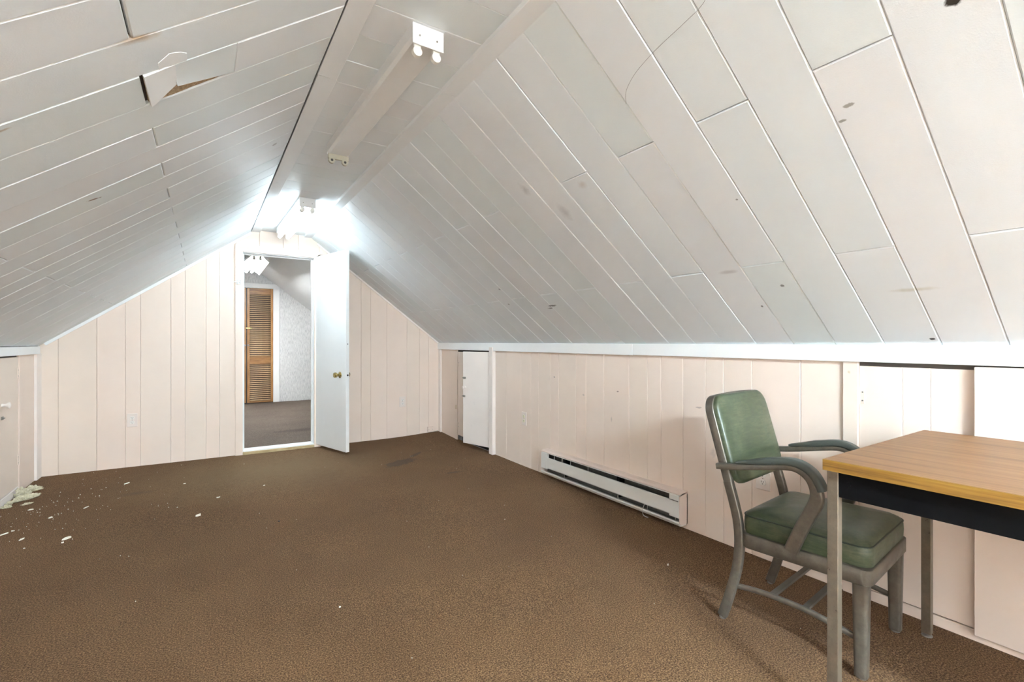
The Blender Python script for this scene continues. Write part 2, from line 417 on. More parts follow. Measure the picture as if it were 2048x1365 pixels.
def lathe(profile, axis_o, axis, n=18):
    """profile: (distance along axis, radius)"""
    axis = Vector(axis).normalized(); o = Vector(axis_o); u = axis.orthogonal().normalized(); v = axis.cross(u)
    vs, fs = [], []
    for d, r in profile:
        for k in range(n):
            a = 2 * math.pi * k / n
            vs.append(o + axis * d + u * (max(r, 1e-5) * math.cos(a)) + v * (max(r, 1e-5) * math.sin(a)))
    for i in range(len(profile) - 1):
        for k in range(n):
            k2 = (k + 1) % n
            fs.append((i * n + k, i * n + k2, (i + 1) * n + k2, (i + 1) * n + k))
    fs.append(tuple(range(n - 1, -1, -1))); fs.append(tuple(range((len(profile) - 1) * n, len(profile) * n)))
    bm = bmesh.new(); bv = [bm.verts.new(p) for p in vs]
    for f in fs: bm.faces.new([bv[i] for i in f])
    return bm_mesh(bm, True, angle=0.8)
def zl(x): return KL + (x - XL) / (TL - XL) * (ZT - KL)       # left slope height
def zr(x): return KR + (XR - x) / (XR - TR) * (ZT - KR)       # right slope height

# ------------------------------------------------------------------ floors
nx, ny = 44, 107
vs, fs = [], []
for j in range(ny + 1):
    for i in range(nx + 1):
        x = XL - 0.03 + (XR - XL + 0.05) * i / nx; y = YB + (YE + 0.005 - YB) * j / ny
        z = 0.026 * math.exp(-((x - 2.4) / 0.42) ** 2 - ((y - 5.35) / 0.42) ** 2)
        z += 0.003 * (noise.noise(Vector((x * 1.3, y * 1.3, 0))))
        z -= 0.004 * math.exp(-((x - 2.35) / 0.15) ** 2 - ((y - 2.4) / 0.9) ** 2)
        vs.append((x, y, z))
for j in range(ny):
    for i in range(nx):
        a = j * (nx + 1) + i; fs.append((a, a + 1, a + nx + 2, a + nx + 1))
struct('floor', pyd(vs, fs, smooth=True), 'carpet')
YH0, YH1, ZH = YE + 0.12, 9.333, 0.03
struct('floor_hall', box((-1.3, YH0 - 0.005, -0.05), (2.5, YH1 + 0.02, ZH)), 'hall_carpet')

# ------------------------------------------------------------------ ceiling: two slopes and the flat strip, plank by plank
def sheet(pts, grow):
    """thick backing sheet through four points, grown along a vector"""
    P = [Vector(p) for p in pts]; nrm = Vector(grow)
    v = P + [p + nrm for p in P]
    return v, [(0, 1, 2, 3), (7, 6, 5, 4), (0, 4, 5, 1), (1, 5, 6, 2), (2, 6, 7, 3), (3, 7, 4, 0)]
y0, y1 = YB - 0.05, YE + 0.0
bv_, bf_ = [], []
def push(v, f):
    k = len(bv_); bv_.extend(v); bf_.extend([tuple(i + k for i in q) for q in f])
TH = 0.012
nR = Vector((-(ZT - KR), 0, -(XR - TR))).normalized()
nL = Vector(((ZT - KL), 0, -(TL - XL))).normalized()
oR, oL = -nR * TH, -nL * TH
push(*sheet([Vector((XR + 0.06, y0, zr(XR + 0.06))) + oR, Vector((XR + 0.06, y1, zr(XR + 0.06))) + oR, Vector((TR - 0.02, y1, zr(TR - 0.02))) + oR, Vector((TR - 0.02, y0, zr(TR - 0.02))) + oR], -nR * 0.03))
push(*sheet([Vector((XL - 0.06, y0, zl(XL - 0.06))) + oL, Vector((XL - 0.06, y1, zl(XL - 0.06))) + oL, Vector((TL + 0.02, y1, zl(TL + 0.02))) + oL, Vector((TL + 0.02, y0, zl(TL + 0.02))) + oL], -nL * 0.03))
push(*sheet([(TL - 0.1, y0, ZC + TH), (TL - 0.1, y1, ZC + TH), (TR + 0.1, y1, ZC + TH), (TR + 0.1, y0, ZC + TH)], (0, 0, 0.03)))
me = pyd(bv_, bf_); bm = bmesh.new(); bm.from_mesh(me); bmesh.ops.recalc_face_normals(bm, faces=bm.faces); bm.to_mesh(me); bm.free()
ceiling = struct('ceiling', me, 'crawl_wood')
LR = math.hypot(XR - TR, ZT - KR); LL = math.hypot(TL - XL, ZT - KL)
uR = Vector((TR - XR, 0, ZT - KR)) / LR           # up the right slope
uL = Vector((TL - XL, 0, ZT - KL)) / LL
CH = 0.0035
def rows(base, step):
    k0 = int(math.floor((YB - base) / step)); k = k0
    while base + k * step < YE - 0.01:
        yield k, max(base + k * step, YB), min(base + (k + 1) * step, YE)
        k += 1
def plank(O, U, V, Nn, s0, s1, ya, yb):
    # V is the room's Y axis or its reverse, U up the slope: outline CCW seen from inside
    sg = 1 if V.y > 0 else -1
    va, vb = (ya, yb) if sg > 0 else (-yb, -ya)
    poly = [(s0, va), (s1, va), (s1, vb), (s0, vb)]
    xa, xb = sorted((O[0] + U.x * s0, O[0] + U.x * s1))
    return slab('plank', poly, O, U, V, Nn, TH, CH, spotted('ceiling_paint', xa, xb, ya, yb), ceiling, lift=rnd.uniform(-0.0008, 0.0008), tilt=rnd.uniform(-0.0006, 0.0006), gap=0.0004)
Yp, Ym = Vector((0, 1, 0)), Vector((0, -1, 0))
# right slope: U x V must equal inward normal
VR = nR.cross(uR); VL = nL.cross(uL)
for k, a, b in rows(0.475, 0.1802):
    j = 1.226 if k % 2 == 0 else 0.548
    if k == 8: plank((XR, 0, KR), uR, VR, nR, 0.0, LR + 0.005, a, b); continue
    plank((XR, 0, KR), uR, VR, nR, -0.0, j - 0.0008, a, b)
    plank((XR, 0, KR), uR, VR, nR, j + 0.0008, LR + 0.005, a, b)
for k, a, b in rows(1.205, 0.1785):
    j = 1.213 if k % 2 == 0 else 0.587
    top = LL - 0.005
    plank((XL, 0, KL), uL, VL, nL, 0.0, j - (0.0008 if k != 0 else 0.0022), a, b)
    if k == 2:
        plank((XL, 0, KL), uL, VL, nL, 1.482, top, a, b)
        ya_, yb_ = a, b
    else:
        plank((XL, 0, KL), uL, VL, nL, j + (0.0008 if k != 0 else 0.0022), top, a, b)
for k, a, b in rows(1.361, 0.1805):
    slab('plank', [(TL + 0.02, -b), (TR - 0.02, -b), (TR - 0.02, -a), (TL + 0.02, -a)], (0, 0, ZC), (1, 0, 0), (0, -1, 0), (0, 0, -1), TH, 0.0012, 'ceiling_paint', ceiling, lift=rnd.uniform(-0.0006, 0.0006), gap=0.0009)
# the broken plank of the left slope: bare fibre core, a sagging piece and a plastered end
def lp(s, y, d): return Vector((XL, 0, KL)) + uL * s + Vector((0, y, 0)) + nL * d
def patch(name, ring, thick, mat, label):
    """free-form thick piece from rows of (s, y, drop)"""
    R, Cn = len(ring), len(ring[0]); vs = [lp(*p) for r in ring for p in r] + [lp(p[0], p[1], p[2] - thick) for r in ring for p in r]
    fs = []; o_ = R * Cn
    for i in range(R - 1):
        for j in range(Cn - 1):
            q = (i * Cn + j, i * Cn + j + 1, (i + 1) * Cn + j + 1, (i + 1) * Cn + j); fs.append(q); fs.append(tuple(o_ + x for x in q[::-1]))
    for i in range(R - 1):
        for j in (0, Cn - 1): fs.append((i * Cn + j, (i + 1) * Cn + j, o_ + (i + 1) * Cn + j, o_ + i * Cn + j))
    for j in range(Cn - 1):
        for i in (0, R - 1): fs.append((i * Cn + j, i * Cn + j + 1, o_ + i * Cn + j + 1, o_ + i * Cn + j))
    me = pyd(vs, fs); bm = bmesh.new(); bm.from_mesh(me); o = link(name, bm_mesh(bm), mat, ceiling)
    o['label'] = label; return o
ym = yb_
core = []
for i in range(13):
    s = 1.222 + 0.26 * i / 12; row = []
    for j in range(7):
        y = ya_ + (yb_ - 0.002 - ya_) * j / 6
        row.append((s, y, -0.002 - 0.005 * abs(noise.noise(Vector((s * 60, y * 60, 3))))))
    core.append(row)
patch('torn_core', core, 0.006, 'fiberboard', 'bare tan fibre core of the broken ceiling plank')
sag = []
for i in range(9):
    t = i / 8; s = 1.302 + 0.180 * t
    lowy = yb_ - 0.066 + 0.060 * t            # torn edge runs diagonally to the groove
    row = []
    for j in range(7):
        q = j / 6; y = ya_ + 0.001 + (lowy - ya_) * q
        row.append((s, y + (0.002 * noise.noise(Vector((s * 90, 0, 1))) if j == 6 else 0), 0.0005 - 0.006 * math.sin(q * math.pi) * (1 - t) + 0.006 * (1 - t) * q))
    sag.append(row)
patch('sagging_piece', sag, 0.003, 'ceiling_paint', 'sagging grey piece of the broken ceiling plank')
pe = []
for i in range(7):
    t = i / 6; s = 1.220 + 0.084 * t; lowy = yb_ - 0.004 - 0.062 * max(0, t - 0.1) / 0.9; row = []
    for j in range(6):
        q = j / 5; y = ya_ + 0.001 + (lowy - ya_) * q
        row.append((s, y, 0.009 * (1 - t) ** 1.2 * (0.4 + 0.6 * q) + 0.001))
    pe.append(row)
patch('plastered_end', pe, 0.007, 'patch_plaster', 'smooth white plastered end of the broken plank hanging down')
sp_ = []
for i in range(6):
    s = 1.262 + 0.075 * i / 5; row = []
    for j in range(5):
        q = j / 4; y = ya_ - 0.065 * (1 - abs(i / 2.5 - 1) ** 2 * 0.5) + 0.064 * q * (1 - abs(i / 2.5 - 1) ** 2 * 0.5) + 0.022 * noise.noise(Vector((s * 45, q * 2, 5)))
        row.append((s, min(y, ya_ - 0.001), 0.0010 - 0.0008 * abs(q - 0.6)))
    sp_.append(row)
patch('plaster_smear', sp_, 0.003, 'patch_plaster', 'smear of white filler on the ceiling plank')

# ------------------------------------------------------------------ right knee wall
wr_ = boxes([((XR + 0.008, YB - 0.05, -0.06), (XR + 0.06, 4.045, 1.10)), ((XR + 0.008, 4.79, -0.06), (XR + 0.06, YE + 0.12, 1.10)), ((XR + 0.008, 4.04, 0.985), (XR + 0.06, 4.80, 1.10)),
             ((XR + 0.06, 3.9, -0.06), (XR + 0.62, 3.93, 1.12)), ((XR + 0.06, 4.9, -0.06), (XR + 0.62, 4.93, 1.12)), ((XR + 0.60, 3.9, -0.06), (XR + 0.63, 4.93, 1.12)), ((XR + 0.05, 3.9, 1.10), (XR + 0.63, 4.93, 1.13)), ((XR + 0.05, 3.9, -0.08), (XR + 0.63, 4.93, -0.01))])
wall_right = struct('wall_right', wr_, 'crawl_wood')
def rboard(ya, yb, z0=-0.02, z1=1.03, x=XR, mat='pink_paint', ch=0.0018, name='board', th=0.009):
    if mat == 'pink_paint': mat = spotted(mat, ya, yb, z0, z1)
    return slab(name, [(-yb, z0), (-ya, z0), (-ya, z1), (-yb, z1)], (x, 0, 0), (0, -1, 0), (0, 0, 1), (-1, 0, 0), th, ch, mat, wall_right, gap=0.0007)
gr = [3.972, 3.771, 3.53, 3.375, 3.266, 3.104, 2.996, 2.784, 2.672, 2.484, 2.247, 2.093, 1.986, 1.826, 1.676, 1.566, 1.407, 1.17, 0.990]
for a, b in zip(gr[1:], gr[:-1]): rboard(a, b)
rboard(4.846, 5.272)
rboard(4.792, 4.846, x=XR - 0.006, name='stile', th=0.016)
rboard(3.972, 4.04, x=XR - 0.034, name='batten', th=0.045, mat='hatch_paint')
rboard(0.931, 0.990, x=XR - 0.010, name='stile', th=0.02)
g2 = [-0.42, -0.62, -0.86, -1.04, -1.27, -1.5, -1.62, -1.9, -2.1, -2.35, -2.5, -2.75, -2.9, -3.15, YB]
for a, b in zip(g2[1:], g2[:-1]): rboard(a, b)
rboard(-0.42, 0.931, z0=-0.02, z1=0.0385, x=XR - 0.003, name='sill_strip', th=0.012)
bx('cover_panel', (XR - 0.026, -0.42, 0.028), (XR + 0.006, 0.562, 0.990), 'pink_paint', wall_right, 0.0025)
# low hatch by the desk
def hatch(name, label, hinge, w, z0, z1, normal_x, ang, mat, hinge_side, grooves=(), th=0.018):
    """door_n of the knee wall: Empty on the hinge line, leaf built along local +X, front face local -Y"""
    o = struct(name, label=label); o.location = hinge
    o.rotation_euler = (0, 0, ang)
    cuts = [0.0] + list(grooves) + [w]
    for a, b in zip(cuts[:-1], cuts[1:]):
        slab('leaf_board' if len(cuts) > 2 else 'leaf', [(a, z0), (b, z0), (b, z1), (a, z1)], (0, 0, 0), (1, 0, 0), (0, 0, 1), (0, -1, 0), th, 0.002, mat, o)
    return o
def hinge_part(parent, x, z, h=0.06, mat='hatch_paint'):
    bm = bmesh.new()
    add_box(bm, (x - 0.022, -0.0025, z - h / 2), (x + 0.022, 0.001, z + h / 2), 0.0008)
    o = link('hinge', bm_mesh(bm), mat, parent)
    link('hinge_pin', cyl((x, -0.004, z - h / 2 - 0.004), (x, -0.004, z + h / 2 + 0.004), 0.004, 8), mat, o)
    for dz in (-h * 0.3, h * 0.3):
        for dx in (-0.014, 0.014):
            link('screw', cyl((x + dx, -0.0025, z + dz), (x + dx, -0.0042, z + dz), 0.0032, 8), 'old_steel', o)
# child matrices below are local: slab() writes world matrices while the hatch sits at identity, so place hatches after
def placed(fn, *a, **k):
    o = fn(*a, **k); return o
def make_hatch(name, label, hinge, w, z0, z1, ang, mat, grooves=(), hinges=(), knob=None, latch=None, eye=None, flip=False, th=0.018):
    o = hatch(name, label, (0, 0, 0), w, z0, z1, 0, 0, mat, 0, grooves, th)
    bpy.context.view_layer.update()
    for x, z in hinges: hinge_part(o, x, z, mat=mat)
    if knob:
        link('knob', lathe([(0, 0.010), (0.004, 0.011), (0.010, 0.008), (0.018, 0.009), (0.024, 0.017), (0.031, 0.018), (0.036, 0.012), (0.037, 0.0)], (knob[0], 0, knob[1]), (0, -1, 0)), mat, o)
    for q in (latch or ()):
        bm = bmesh.new(); add_box(bm, (q[0] - 0.022, -0.006, q[1] - 0.009), (q[0] + 0.022, 0, q[1] + 0.009), 0.002)
        add_box(bm, (q[0] - 0.034, -0.013, q[1] - 0.004), (q[0] + 0.026, -0.005, q[1] + 0.004), 0.002)
        add_box(bm, (q[0] + 0.006, -0.022, q[1] - 0.004), (q[0] + 0.014, -0.008, q[1] + 0.010), 0.002)
        link('latch_bolt', bm_mesh(bm), 'old_steel' if q[2] else mat, o)
    o.location = hinge; o.rotation_euler = (0, 0, ang)
    return o
HP = -math.pi / 2        # local +X -> world -Y, local -Y -> world -X
make_hatch('door_1', 'closed pink board hatch in knee wall behind desk', (XR, 0.931, 0), 0.369, 0.042, 0.978, HP, 'pink_paint', (0.151, 0.239), [(0.0, 0.85), (0.0, 0.16)])
make_hatch('door_2', 'narrow closed leaf of the pink knee wall hatch next to the far corner', (XR + 0.002, 4.788, 0), 0.372, 0.056, 0.972, HP, 'pink_paint', (0.05, 0.21), [(0.002, 0.835), (0.002, 0.17)])
# right leaf hinged on the batten, ajar 17 degrees: local +X must run to +Y and towards the room
o = make_hatch('door_3', 'paler leaf of knee wall hatch standing ajar with knob and latches', (0, 0, 0), 0.390, 0.052, 0.982, 0, 'hatch_paint', (), [], None)  # lamp light on the ajar leaf put into its paler paint
for ch in list(o.children): ch.matrix_world = Matrix.Scale(-1, 4, (1, 0, 0)) @ ch.matrix_world
for ch in o.children:
    ch.data.flip_normals()
bpy.context.view_layer.update()
for z in (0.865, 0.20): hinge_part(o, -0.002, z, mat='hatch_paint')
link('knob', lathe([(0, 0.010), (0.004, 0.011), (0.010, 0.008), (0.018, 0.009), (0.024, 0.017), (0.031, 0.018), (0.036, 0.012), (0.037, 0.0)], (-0.355, 0, 0.62), (0, -1, 0)), 'hatch_paint', o)
for q, z in ((-0.366, 0.715), (-0.372, 0.53)):
    bm = bmesh.new(); add_box(bm, (q - 0.016, -0.006, z - 0.010), (q + 0.018, 0, z + 0.010), 0.002); add_box(bm, (q - 0.022, -0.014, z - 0.004), (q + 0.016, -0.005, z + 0.004), 0.002)
    add_box(bm, (q - 0.004, -0.024, z - 0.004), (q + 0.004, -0.008, z + 0.006), 0.002)
    link('latch_bolt', bm_mesh(bm), 'old_steel', o)
o.location = (XR - 0.012, 4.036, 0); o.rotation_euler = (0, 0, HP + math.radians(17))
link('ring_mark', sweep([Vector((XR - 0.008, 4.815 + 0.012 * math.cos(a), 0.36 + 0.022 * math.sin(a))) for a in [2 * math.pi * k / 16 for k in range(16)]], (1, 0, 0), circle(0.0022, 6), closed=True), 'threshold_wood', wall_right)
# white band along the top of the knee wall, spliced
def trim(name, me, mat): return struct(name, me, mat)
trim('trim_1', box((XR - 0.026, 2.196, 0.994), (XR + 0.01, YE, 1.068), 0.002), 'band_paint')
trim('trim_2', box((XR - 0.025, YB, 0.996), (XR + 0.01, 2.1945, 1.068), 0.002), 'band_paint')

# ------------------------------------------------------------------ left knee wall
wall_left = struct('wall_left', boxes([((XL - 0.06, YB - 0.05, -0.06), (XL - 0.008, YE + 0.12, 1.09))]), 'crawl_wood')
def lboard(ya, yb, z0=-0.02, z1=1.02, x=XL, mat='pink_paint', name='board', th=0.009):
    return slab(name, [(ya, z0), (yb, z0), (yb, z1), (ya, z1)], (x, 0, 0), (0, 1, 0), (0, 0, 1), (1, 0, 0), th, 0.0025, mat, wall_left, gap=0.0005)
lboard(4.846, 5.272); lboard(4.769, 4.846, x=XL + 0.006, name='stile', th=0.015)
lboard(3.90, 3.97, x=XL + 0.006, name='stile', th=0.015)
lboard(3.97, 4.769, -0.02, 0.053, x=XL + 0.004, mat='hatch_paint', name='sill_strip', th=0.012)
gl = [3.9, 3.74, 3.5, 3.38, 3.15, 2.98, 2.8, 2.56, 2.4, 2.2, 2.0, 1.85, 1.62, 1.5, 1.27, 1.1, 0.86, 0.7, 0.5, 0.32, 0.1, -0.1, -0.35, -0.5, -0.75, -0.95, -1.2, -1.4, -1.6, -1.85, -2.1, -2.3, -2.55, -2.7, -2.95, -3.1, YB]
for a, b in zip(gl[1:], gl[:-1]): lboard(a, b)
make_hatch('door_4', 'pink hatch leaf in left knee wall above the crumbled insulation', (0, 0, 0), 0.795, 0.058, 0.974, 0, 'pink_paint', (), [], None)
o = bpy.data.objects['door_4']
for ch in list(o.children): ch.matrix_world = Matrix.Scale(-1, 4, (1, 0, 0)) @ ch.matrix_world; ch.data.flip_normals()
for z in (0.86, 0.245): hinge_part(o, 0.0, z, h=0.07, mat='pink_paint')
link('knob', lathe([(0, 0.011), (0.004, 0.012), (0.012, 0.009), (0.022, 0.010), (0.030, 0.019), (0.038, 0.020), (0.043, 0.012), (0.044, 0.0)], (-0.335, 0, 0.665), (0, -1, 0)), 'hatch_paint', o)
bm = bmesh.new(); add_box(bm, (-0.345, -0.006, 0.57), (-0.315, 0, 0.592), 0.002); add_box(bm, (-0.352, -0.014, 0.577), (-0.318, -0.005, 0.585), 0.002)
link('latch_bolt', bm_mesh(bm), 'old_steel', o)
# local -X must run to -Y, local -Y (front) to +X  -> rotate by +90
o.location = (XL + 0.002, 4.766, 0); o.rotation_euler = (0, 0, math.pi / 2)
trim('trim_3', box((XL - 0.01, YB, 0.986), (XL + 0.024, 5.205, 1.046), 0.002), 'band_paint')
trim('trim_4', box((XL - 0.002, 5.150, -0.01), (XL + 0.016, 5.274, 0.990), 0.002), 'hatch_paint')
trim('trim_5', box((XR - 0.016, 5.215, -0.01), (XR + 0.002, 5.274, 0.996), 0.002), 'hatch_paint')

# ------------------------------------------------------------------ end wall with the door opening
def wall_poly(polys, ya, yb):
    bm = bmesh.new()
    for p in polys:
        a = [bm.verts.new((x, ya, z)) for x, z in p]; b = [bm.verts.new((x, yb, z)) for x, z in p]
        bm.faces.new(a); bm.faces.new(b[::-1])
        for i in range(len(p)): bm.faces.new((a[i], b[i], b[(i + 1) % len(p)], a[(i + 1) % len(p)]))
    return bm_mesh(bm)
ZTOP = 2.6
JO = 0.012
wall_end = struct('wall_end', wall_poly([[(-1.3, -0.06), (DX0 - JO, -0.06), (DX0 - JO, ZTOP), (-1.3, ZTOP)], [(DX1 + JO, -0.06), (2.6, -0.06), (2.6, ZTOP), (DX1 + JO, ZTOP)],
                                [(DX0 - JO, DZ + JO), (DX1 + JO, DZ + JO), (DX1 + JO, ZTOP), (DX0 - JO, ZTOP)]], YE + 0.009, YE + 0.12), 'hall_paint')
def eboard(xa, xb, z0=-0.02, top=None):
    def zt(x): return top if top is not None else min(ZC, zl(x) + 0.002, zr(x) + 0.002)
    poly = [(xa, z0), (xb, z0), (xb, zt(xb))]
    for xk in (TR, TL):
        if xa < xk < xb: poly.append((xk, zt(xk)))
    poly.append((xa, zt(xa)))
    return slab('board', poly, (0, YE, 0), (1, 0, 0), (0, 0, 1), (0, -1, 0), 0.009, 0.0028, 'pink_paint', wall_end, gap=0.0005)
ge = [XL, -1.003, -0.764, -0.575, -0.472, -0.257, -0.151, 0.009, 0.116, 0.252]
for a, b in zip(ge[:-1], ge[1:]): eboard(a, b)
ge = [1.000, 1.075, 1.19, 1.30, 1.427, 1.53, 1.711, 1.945, 2.097, 2.208, XR]
for a, b in zip(ge[:-1], ge[1:]): eboard(a, b)
for a, b in ((0.252, 0.45), (0.45, 0.66), (0.66, 0.80), (0.80, 1.000)): eboard(a, b, 1.98)
def strip(name, p0, p1, w, proud, mat, up):
    """thin moulding on the end wall between two (x,z) points, below the slope"""
    d = Vector((p1[0] - p0[0], p1[1] - p0[1])).normalized(); nn = Vector((d.y, -d.x)) if not up else Vector((-d.y, d.x))
    P = [(p0[0], p0[1]), (p1[0], p1[1]), (p1[0] + nn.x * w, p1[1] + nn.y * w), (p0[0] + nn.x * w, p0[1] + nn.y * w)]
    return struct(name, wall_poly([P], YE - proud, YE + 0.001), mat)
strip('trim_6', (XL + 0.03, zl(XL + 0.03)), (TL - 0.005, zl(TL - 0.005)), 0.022, 0.012, 'band_paint', False)
strip('trim_7', (TR + 0.06, zr(TR + 0.06)), (XR - 0.012, zr(XR - 0.012)), 0.018, 0.010, 'hatch_paint', False)
# ridge boards either side of the flat strip, spliced
ZB = ZT
trim('trim_8', box((TL, YB, ZB), (TL + 0.074, 2.033, ZB + 0.021), 0.0015), 'trim_paint')
trim('trim_9', box((TL + 0.002, 2.036, ZB + 0.001), (TL + 0.076, YE, ZB + 0.021), 0.0015), 'trim_paint')
trim('trim_10', box((TR - 0.072, YB, ZB), (TR, 1.893, ZB + 0.021), 0.0015), 'trim_paint')
trim('trim_11', box((TR - 0.070, 1.895, ZB + 0.001), (TR + 0.001, YE, ZB + 0.021), 0.0015), 'trim_paint')

# door frame: casing, jamb, stop, threshold
df = struct('trim_12', label='pale pink door casing and jambs in the end wall')
zsl = zr(1.052)
def casing(name, poly, y0_, y1_, mat): return link(name, wall_poly([poly], y0_, y1_), mat, df)
casing('casing', [(0.244, -0.01), (0.305, -0.01), (0.305, 1.945), (0.244, 2.012)], YE - 0.018, YE + 0.001, 'pink_paint')
casing('casing', [(0.948, -0.01), (1.010, -0.01), (1.010, 1.99), (0.948, 1.945)], YE - 0.018, YE + 0.001, 'pink_paint')
casing('casing', [(0.3055, 1.945), (0.948, 1.945), (1.046, 1.985), (1.046, 1.998), (1.030, 2.012), (0.2445, 2.012)], YE - 0.018, YE + 0.001, 'pink_paint')
casing('casing_bead', [(0.248, 1.982), (1.04, 1.982), (1.04, 1.987), (0.248, 1.987)], YE - 0.023, YE - 0.018, 'pink_paint')
bx('jamb', (DX0 - JO, YE + 0.001, 0.0), (DX0, YE + 0.125, DZ), 'door_paint', df)
bx('jamb', (DX1, YE + 0.001, 0.0), (DX1 + JO, YE + 0.125, DZ), 'door_paint', df)
bx('jamb', (DX0 - JO, YE + 0.001, DZ), (DX1 + JO, YE + 0.125, DZ + JO), 'door_paint', df)
bx('door_stop', (DX0, YE + 0.045, 0.03), (DX0 + 0.012, YE + 0.08, DZ), 'door_paint', df, 0.001)
bx('door_stop', (DX1 - 0.012, YE + 0.045, 0.03), (DX1, YE + 0.08, DZ), 'door_paint', df, 0.001)
bx('door_stop', (DX0 + 0.012, YE + 0.045, DZ - 0.012), (DX1 - 0.012, YE + 0.08, DZ), 'door_paint', df, 0.001)
bx('threshold', (DX0, YE + 0.0, -0.02), (DX1, YE + 0.125, 0.036), 'door_paint', df, 0.003)
bx('threshold_edge', (DX0 - 0.004, YE - 0.022, -0.02), (DX1 + 0.006, YE - 0.0005, 0.024), 'threshold_wood', df, 0.003)
# barrel latch on the casing
bm = bmesh.new(); add_box(bm, (0.252, YE - 0.022, 1.630), (0.300, YE - 0.018, 1.672), 0.001); add_box(bm, (0.235, YE - 0.030, 1.644), (0.305, YE - 0.022, 1.656), 0.002)
add_box(bm, (0.262, YE - 0.036, 1.628), (0.270, YE - 0.022, 1.676), 0.002); add_box(bm, (0.284, YE - 0.036, 1.628), (0.290, YE - 0.022, 1.672), 0.002)
link('latch_keeper', bm_mesh(bm), 'painted_enamel', df)
# ------------------------------------------------------------------ the open white door
dr = struct('door_5', label='white flush door with brass knob standing open into the room')
W_, T_ = 0.625, 0.035
link('leaf', box((0.0, 0, 0.028), (W_, T_, 1.957), 0.0015), 'door_paint', dr)
def door_knob(sgn):
    y = 0 if sgn < 0 else T_
    a = (0.562 - 0.045, y, 0.762)
    r = link('rose', lathe([(0, 0.030), (0.003, 0.031), (0.006, 0.026), (0.010, 0.014), (0.022, 0.012)], a, (0, sgn, 0)), 'brass', dr)
    link('knob', lathe([(0.020, 0.011), (0.030, 0.014), (0.038, 0.024), (0.050, 0.027), (0.060, 0.024), (0.064, 0.014), (0.065, 0.0)], a, (0, sgn, 0)), 'brass', dr)
door_knob(-1); door_knob(1)
lt = bx('latch_plate', (W_ - 0.001, 0.006, 0.735), (W_ + 0.0015, 0.029, 0.790), 'enamel', dr)
link('latch_hole', cyl((W_ + 0.001, 0.0175, 0.7625), (W_ + 0.0025, 0.0175, 0.7625), 0.009, 14), 'black_hole', lt)
link('edge_bolt', cyl((W_ - 0.001, 0.018, 1.06), (W_ + 0.002, 0.018, 1.06), 0.005, 10), 'slot_dark', dr)
for z in (0.25, 1.0, 1.72):
    bm = bmesh.new(); add_box(bm, (-0.002, T_ - 0.001, z - 0.04), (0.03, T_ + 0.002, z + 0.04), 0.0005)
    h_ = link('hinge', bm_mesh(bm), 'door_paint', dr)
    link('hinge_pin', cyl((-0.003, T_ + 0.004, z - 0.042), (-0.003, T_ + 0.004, z + 0.042), 0.0045, 8), 'door_paint', h_)
for dx, z in ((0.595, 1.93), (0.615, 1.925)):
    link('bracket_screw', cyl((dx, 0.0, z), (dx, -0.004, z), 0.004, 8), 'old_steel', dr)
# local +X along the leaf: direction (0.287,-0.958); face with local -Y looks to (-0.958,-0.287)
dr.location = (0.951, 5.300, 0.0); dr.rotation_euler = (0, 0, math.radians(-73.3))

# ------------------------------------------------------------------ back wall (behind the camera)
WX0, WX1, WZ0, WZ1 = 0.14, 1.16, 0.99, 1.91
wall_back = struct('wall_back', wall_poly([[(-1.3, -0.06), (WX0, -0.06), (WX0, ZTOP), (-1.3, ZTOP)], [(WX1, -0.06), (2.6, -0.06), (2.6, ZTOP), (WX1, ZTOP)],
                                 [(WX0, -0.06), (WX1, -0.06), (WX1, WZ0), (WX0, WZ0)], [(WX0, WZ1), (WX1, WZ1), (WX1, ZTOP), (WX0, ZTOP)]], YB - 0.12, YB - 0.009), 'pink_paint')
def bboard(xa, xb, z0=-0.02, z1=None):
    f_ = lambda q: z1 if z1 else min(ZC, zl(q), zr(q))
    poly = [(-xb, z0), (-xa, z0), (-xa, f_(xa))]
    for xk in (TL, TR):
        if xa < xk < xb and not z1: poly.append((-xk, f_(xk)))
    poly.append((-xb, f_(xb)))
    slab('board', poly, (0, YB, 0), (-1, 0, 0), (0, 0, 1), (0, 1, 0), 0.009, 0.003, 'pink_paint', wall_back)
bxs = [XL, -0.95, -0.75, -0.62, -0.40, -0.22, -0.05, WX0, 0.30, 0.52, 0.70, 0.92, WX1, 1.30, 1.52, 1.70, 1.85, 2.05, 2.20, XR]
for a, b in zip(bxs[:-1], bxs[1:]):
    if WX0 <= a < WX1: bboard(a, b, -0.02, WZ0); bboard(a, b, WZ1)
    else: bboard(a, b)
wn = struct('added_window_1', label='added white two-pane window in the gable wall behind the camera')  # unseen window added to bring fill light down the room
for a, b in (((WX0 - 0.06, YB, WZ0 - 0.07), (WX1 + 0.06, YB + 0.02, WZ0)), ((WX0 - 0.06, YB, WZ1), (WX1 + 0.06, YB + 0.02, WZ1 + 0.06)), ((WX0 - 0.06, YB, WZ0), (WX0, YB + 0.02, WZ1)), ((WX1, YB, WZ0), (WX1 + 0.06, YB + 0.02, WZ1))):
    bx('casing', a, b, 'trim_paint', wn, 0.002)
for a, b in (((WX0, YB - 0.09, WZ0), (WX0 + 0.035, YB - 0.05, WZ1)), ((WX1 - 0.035, YB - 0.09, WZ0), (WX1, YB - 0.05, WZ1)), ((WX0 + 0.035, YB - 0.09, WZ0), (WX1 - 0.035, YB - 0.05, WZ0 + 0.035)), ((WX0 + 0.035, YB - 0.09, WZ1 - 0.035), (WX1 - 0.035, YB - 0.05, WZ1)), ((0.632, YB - 0.09, WZ0 + 0.035), (0.668, YB - 0.05, WZ1 - 0.035))):
    bx('sash', a, b, 'trim_paint', wn, 0.002)
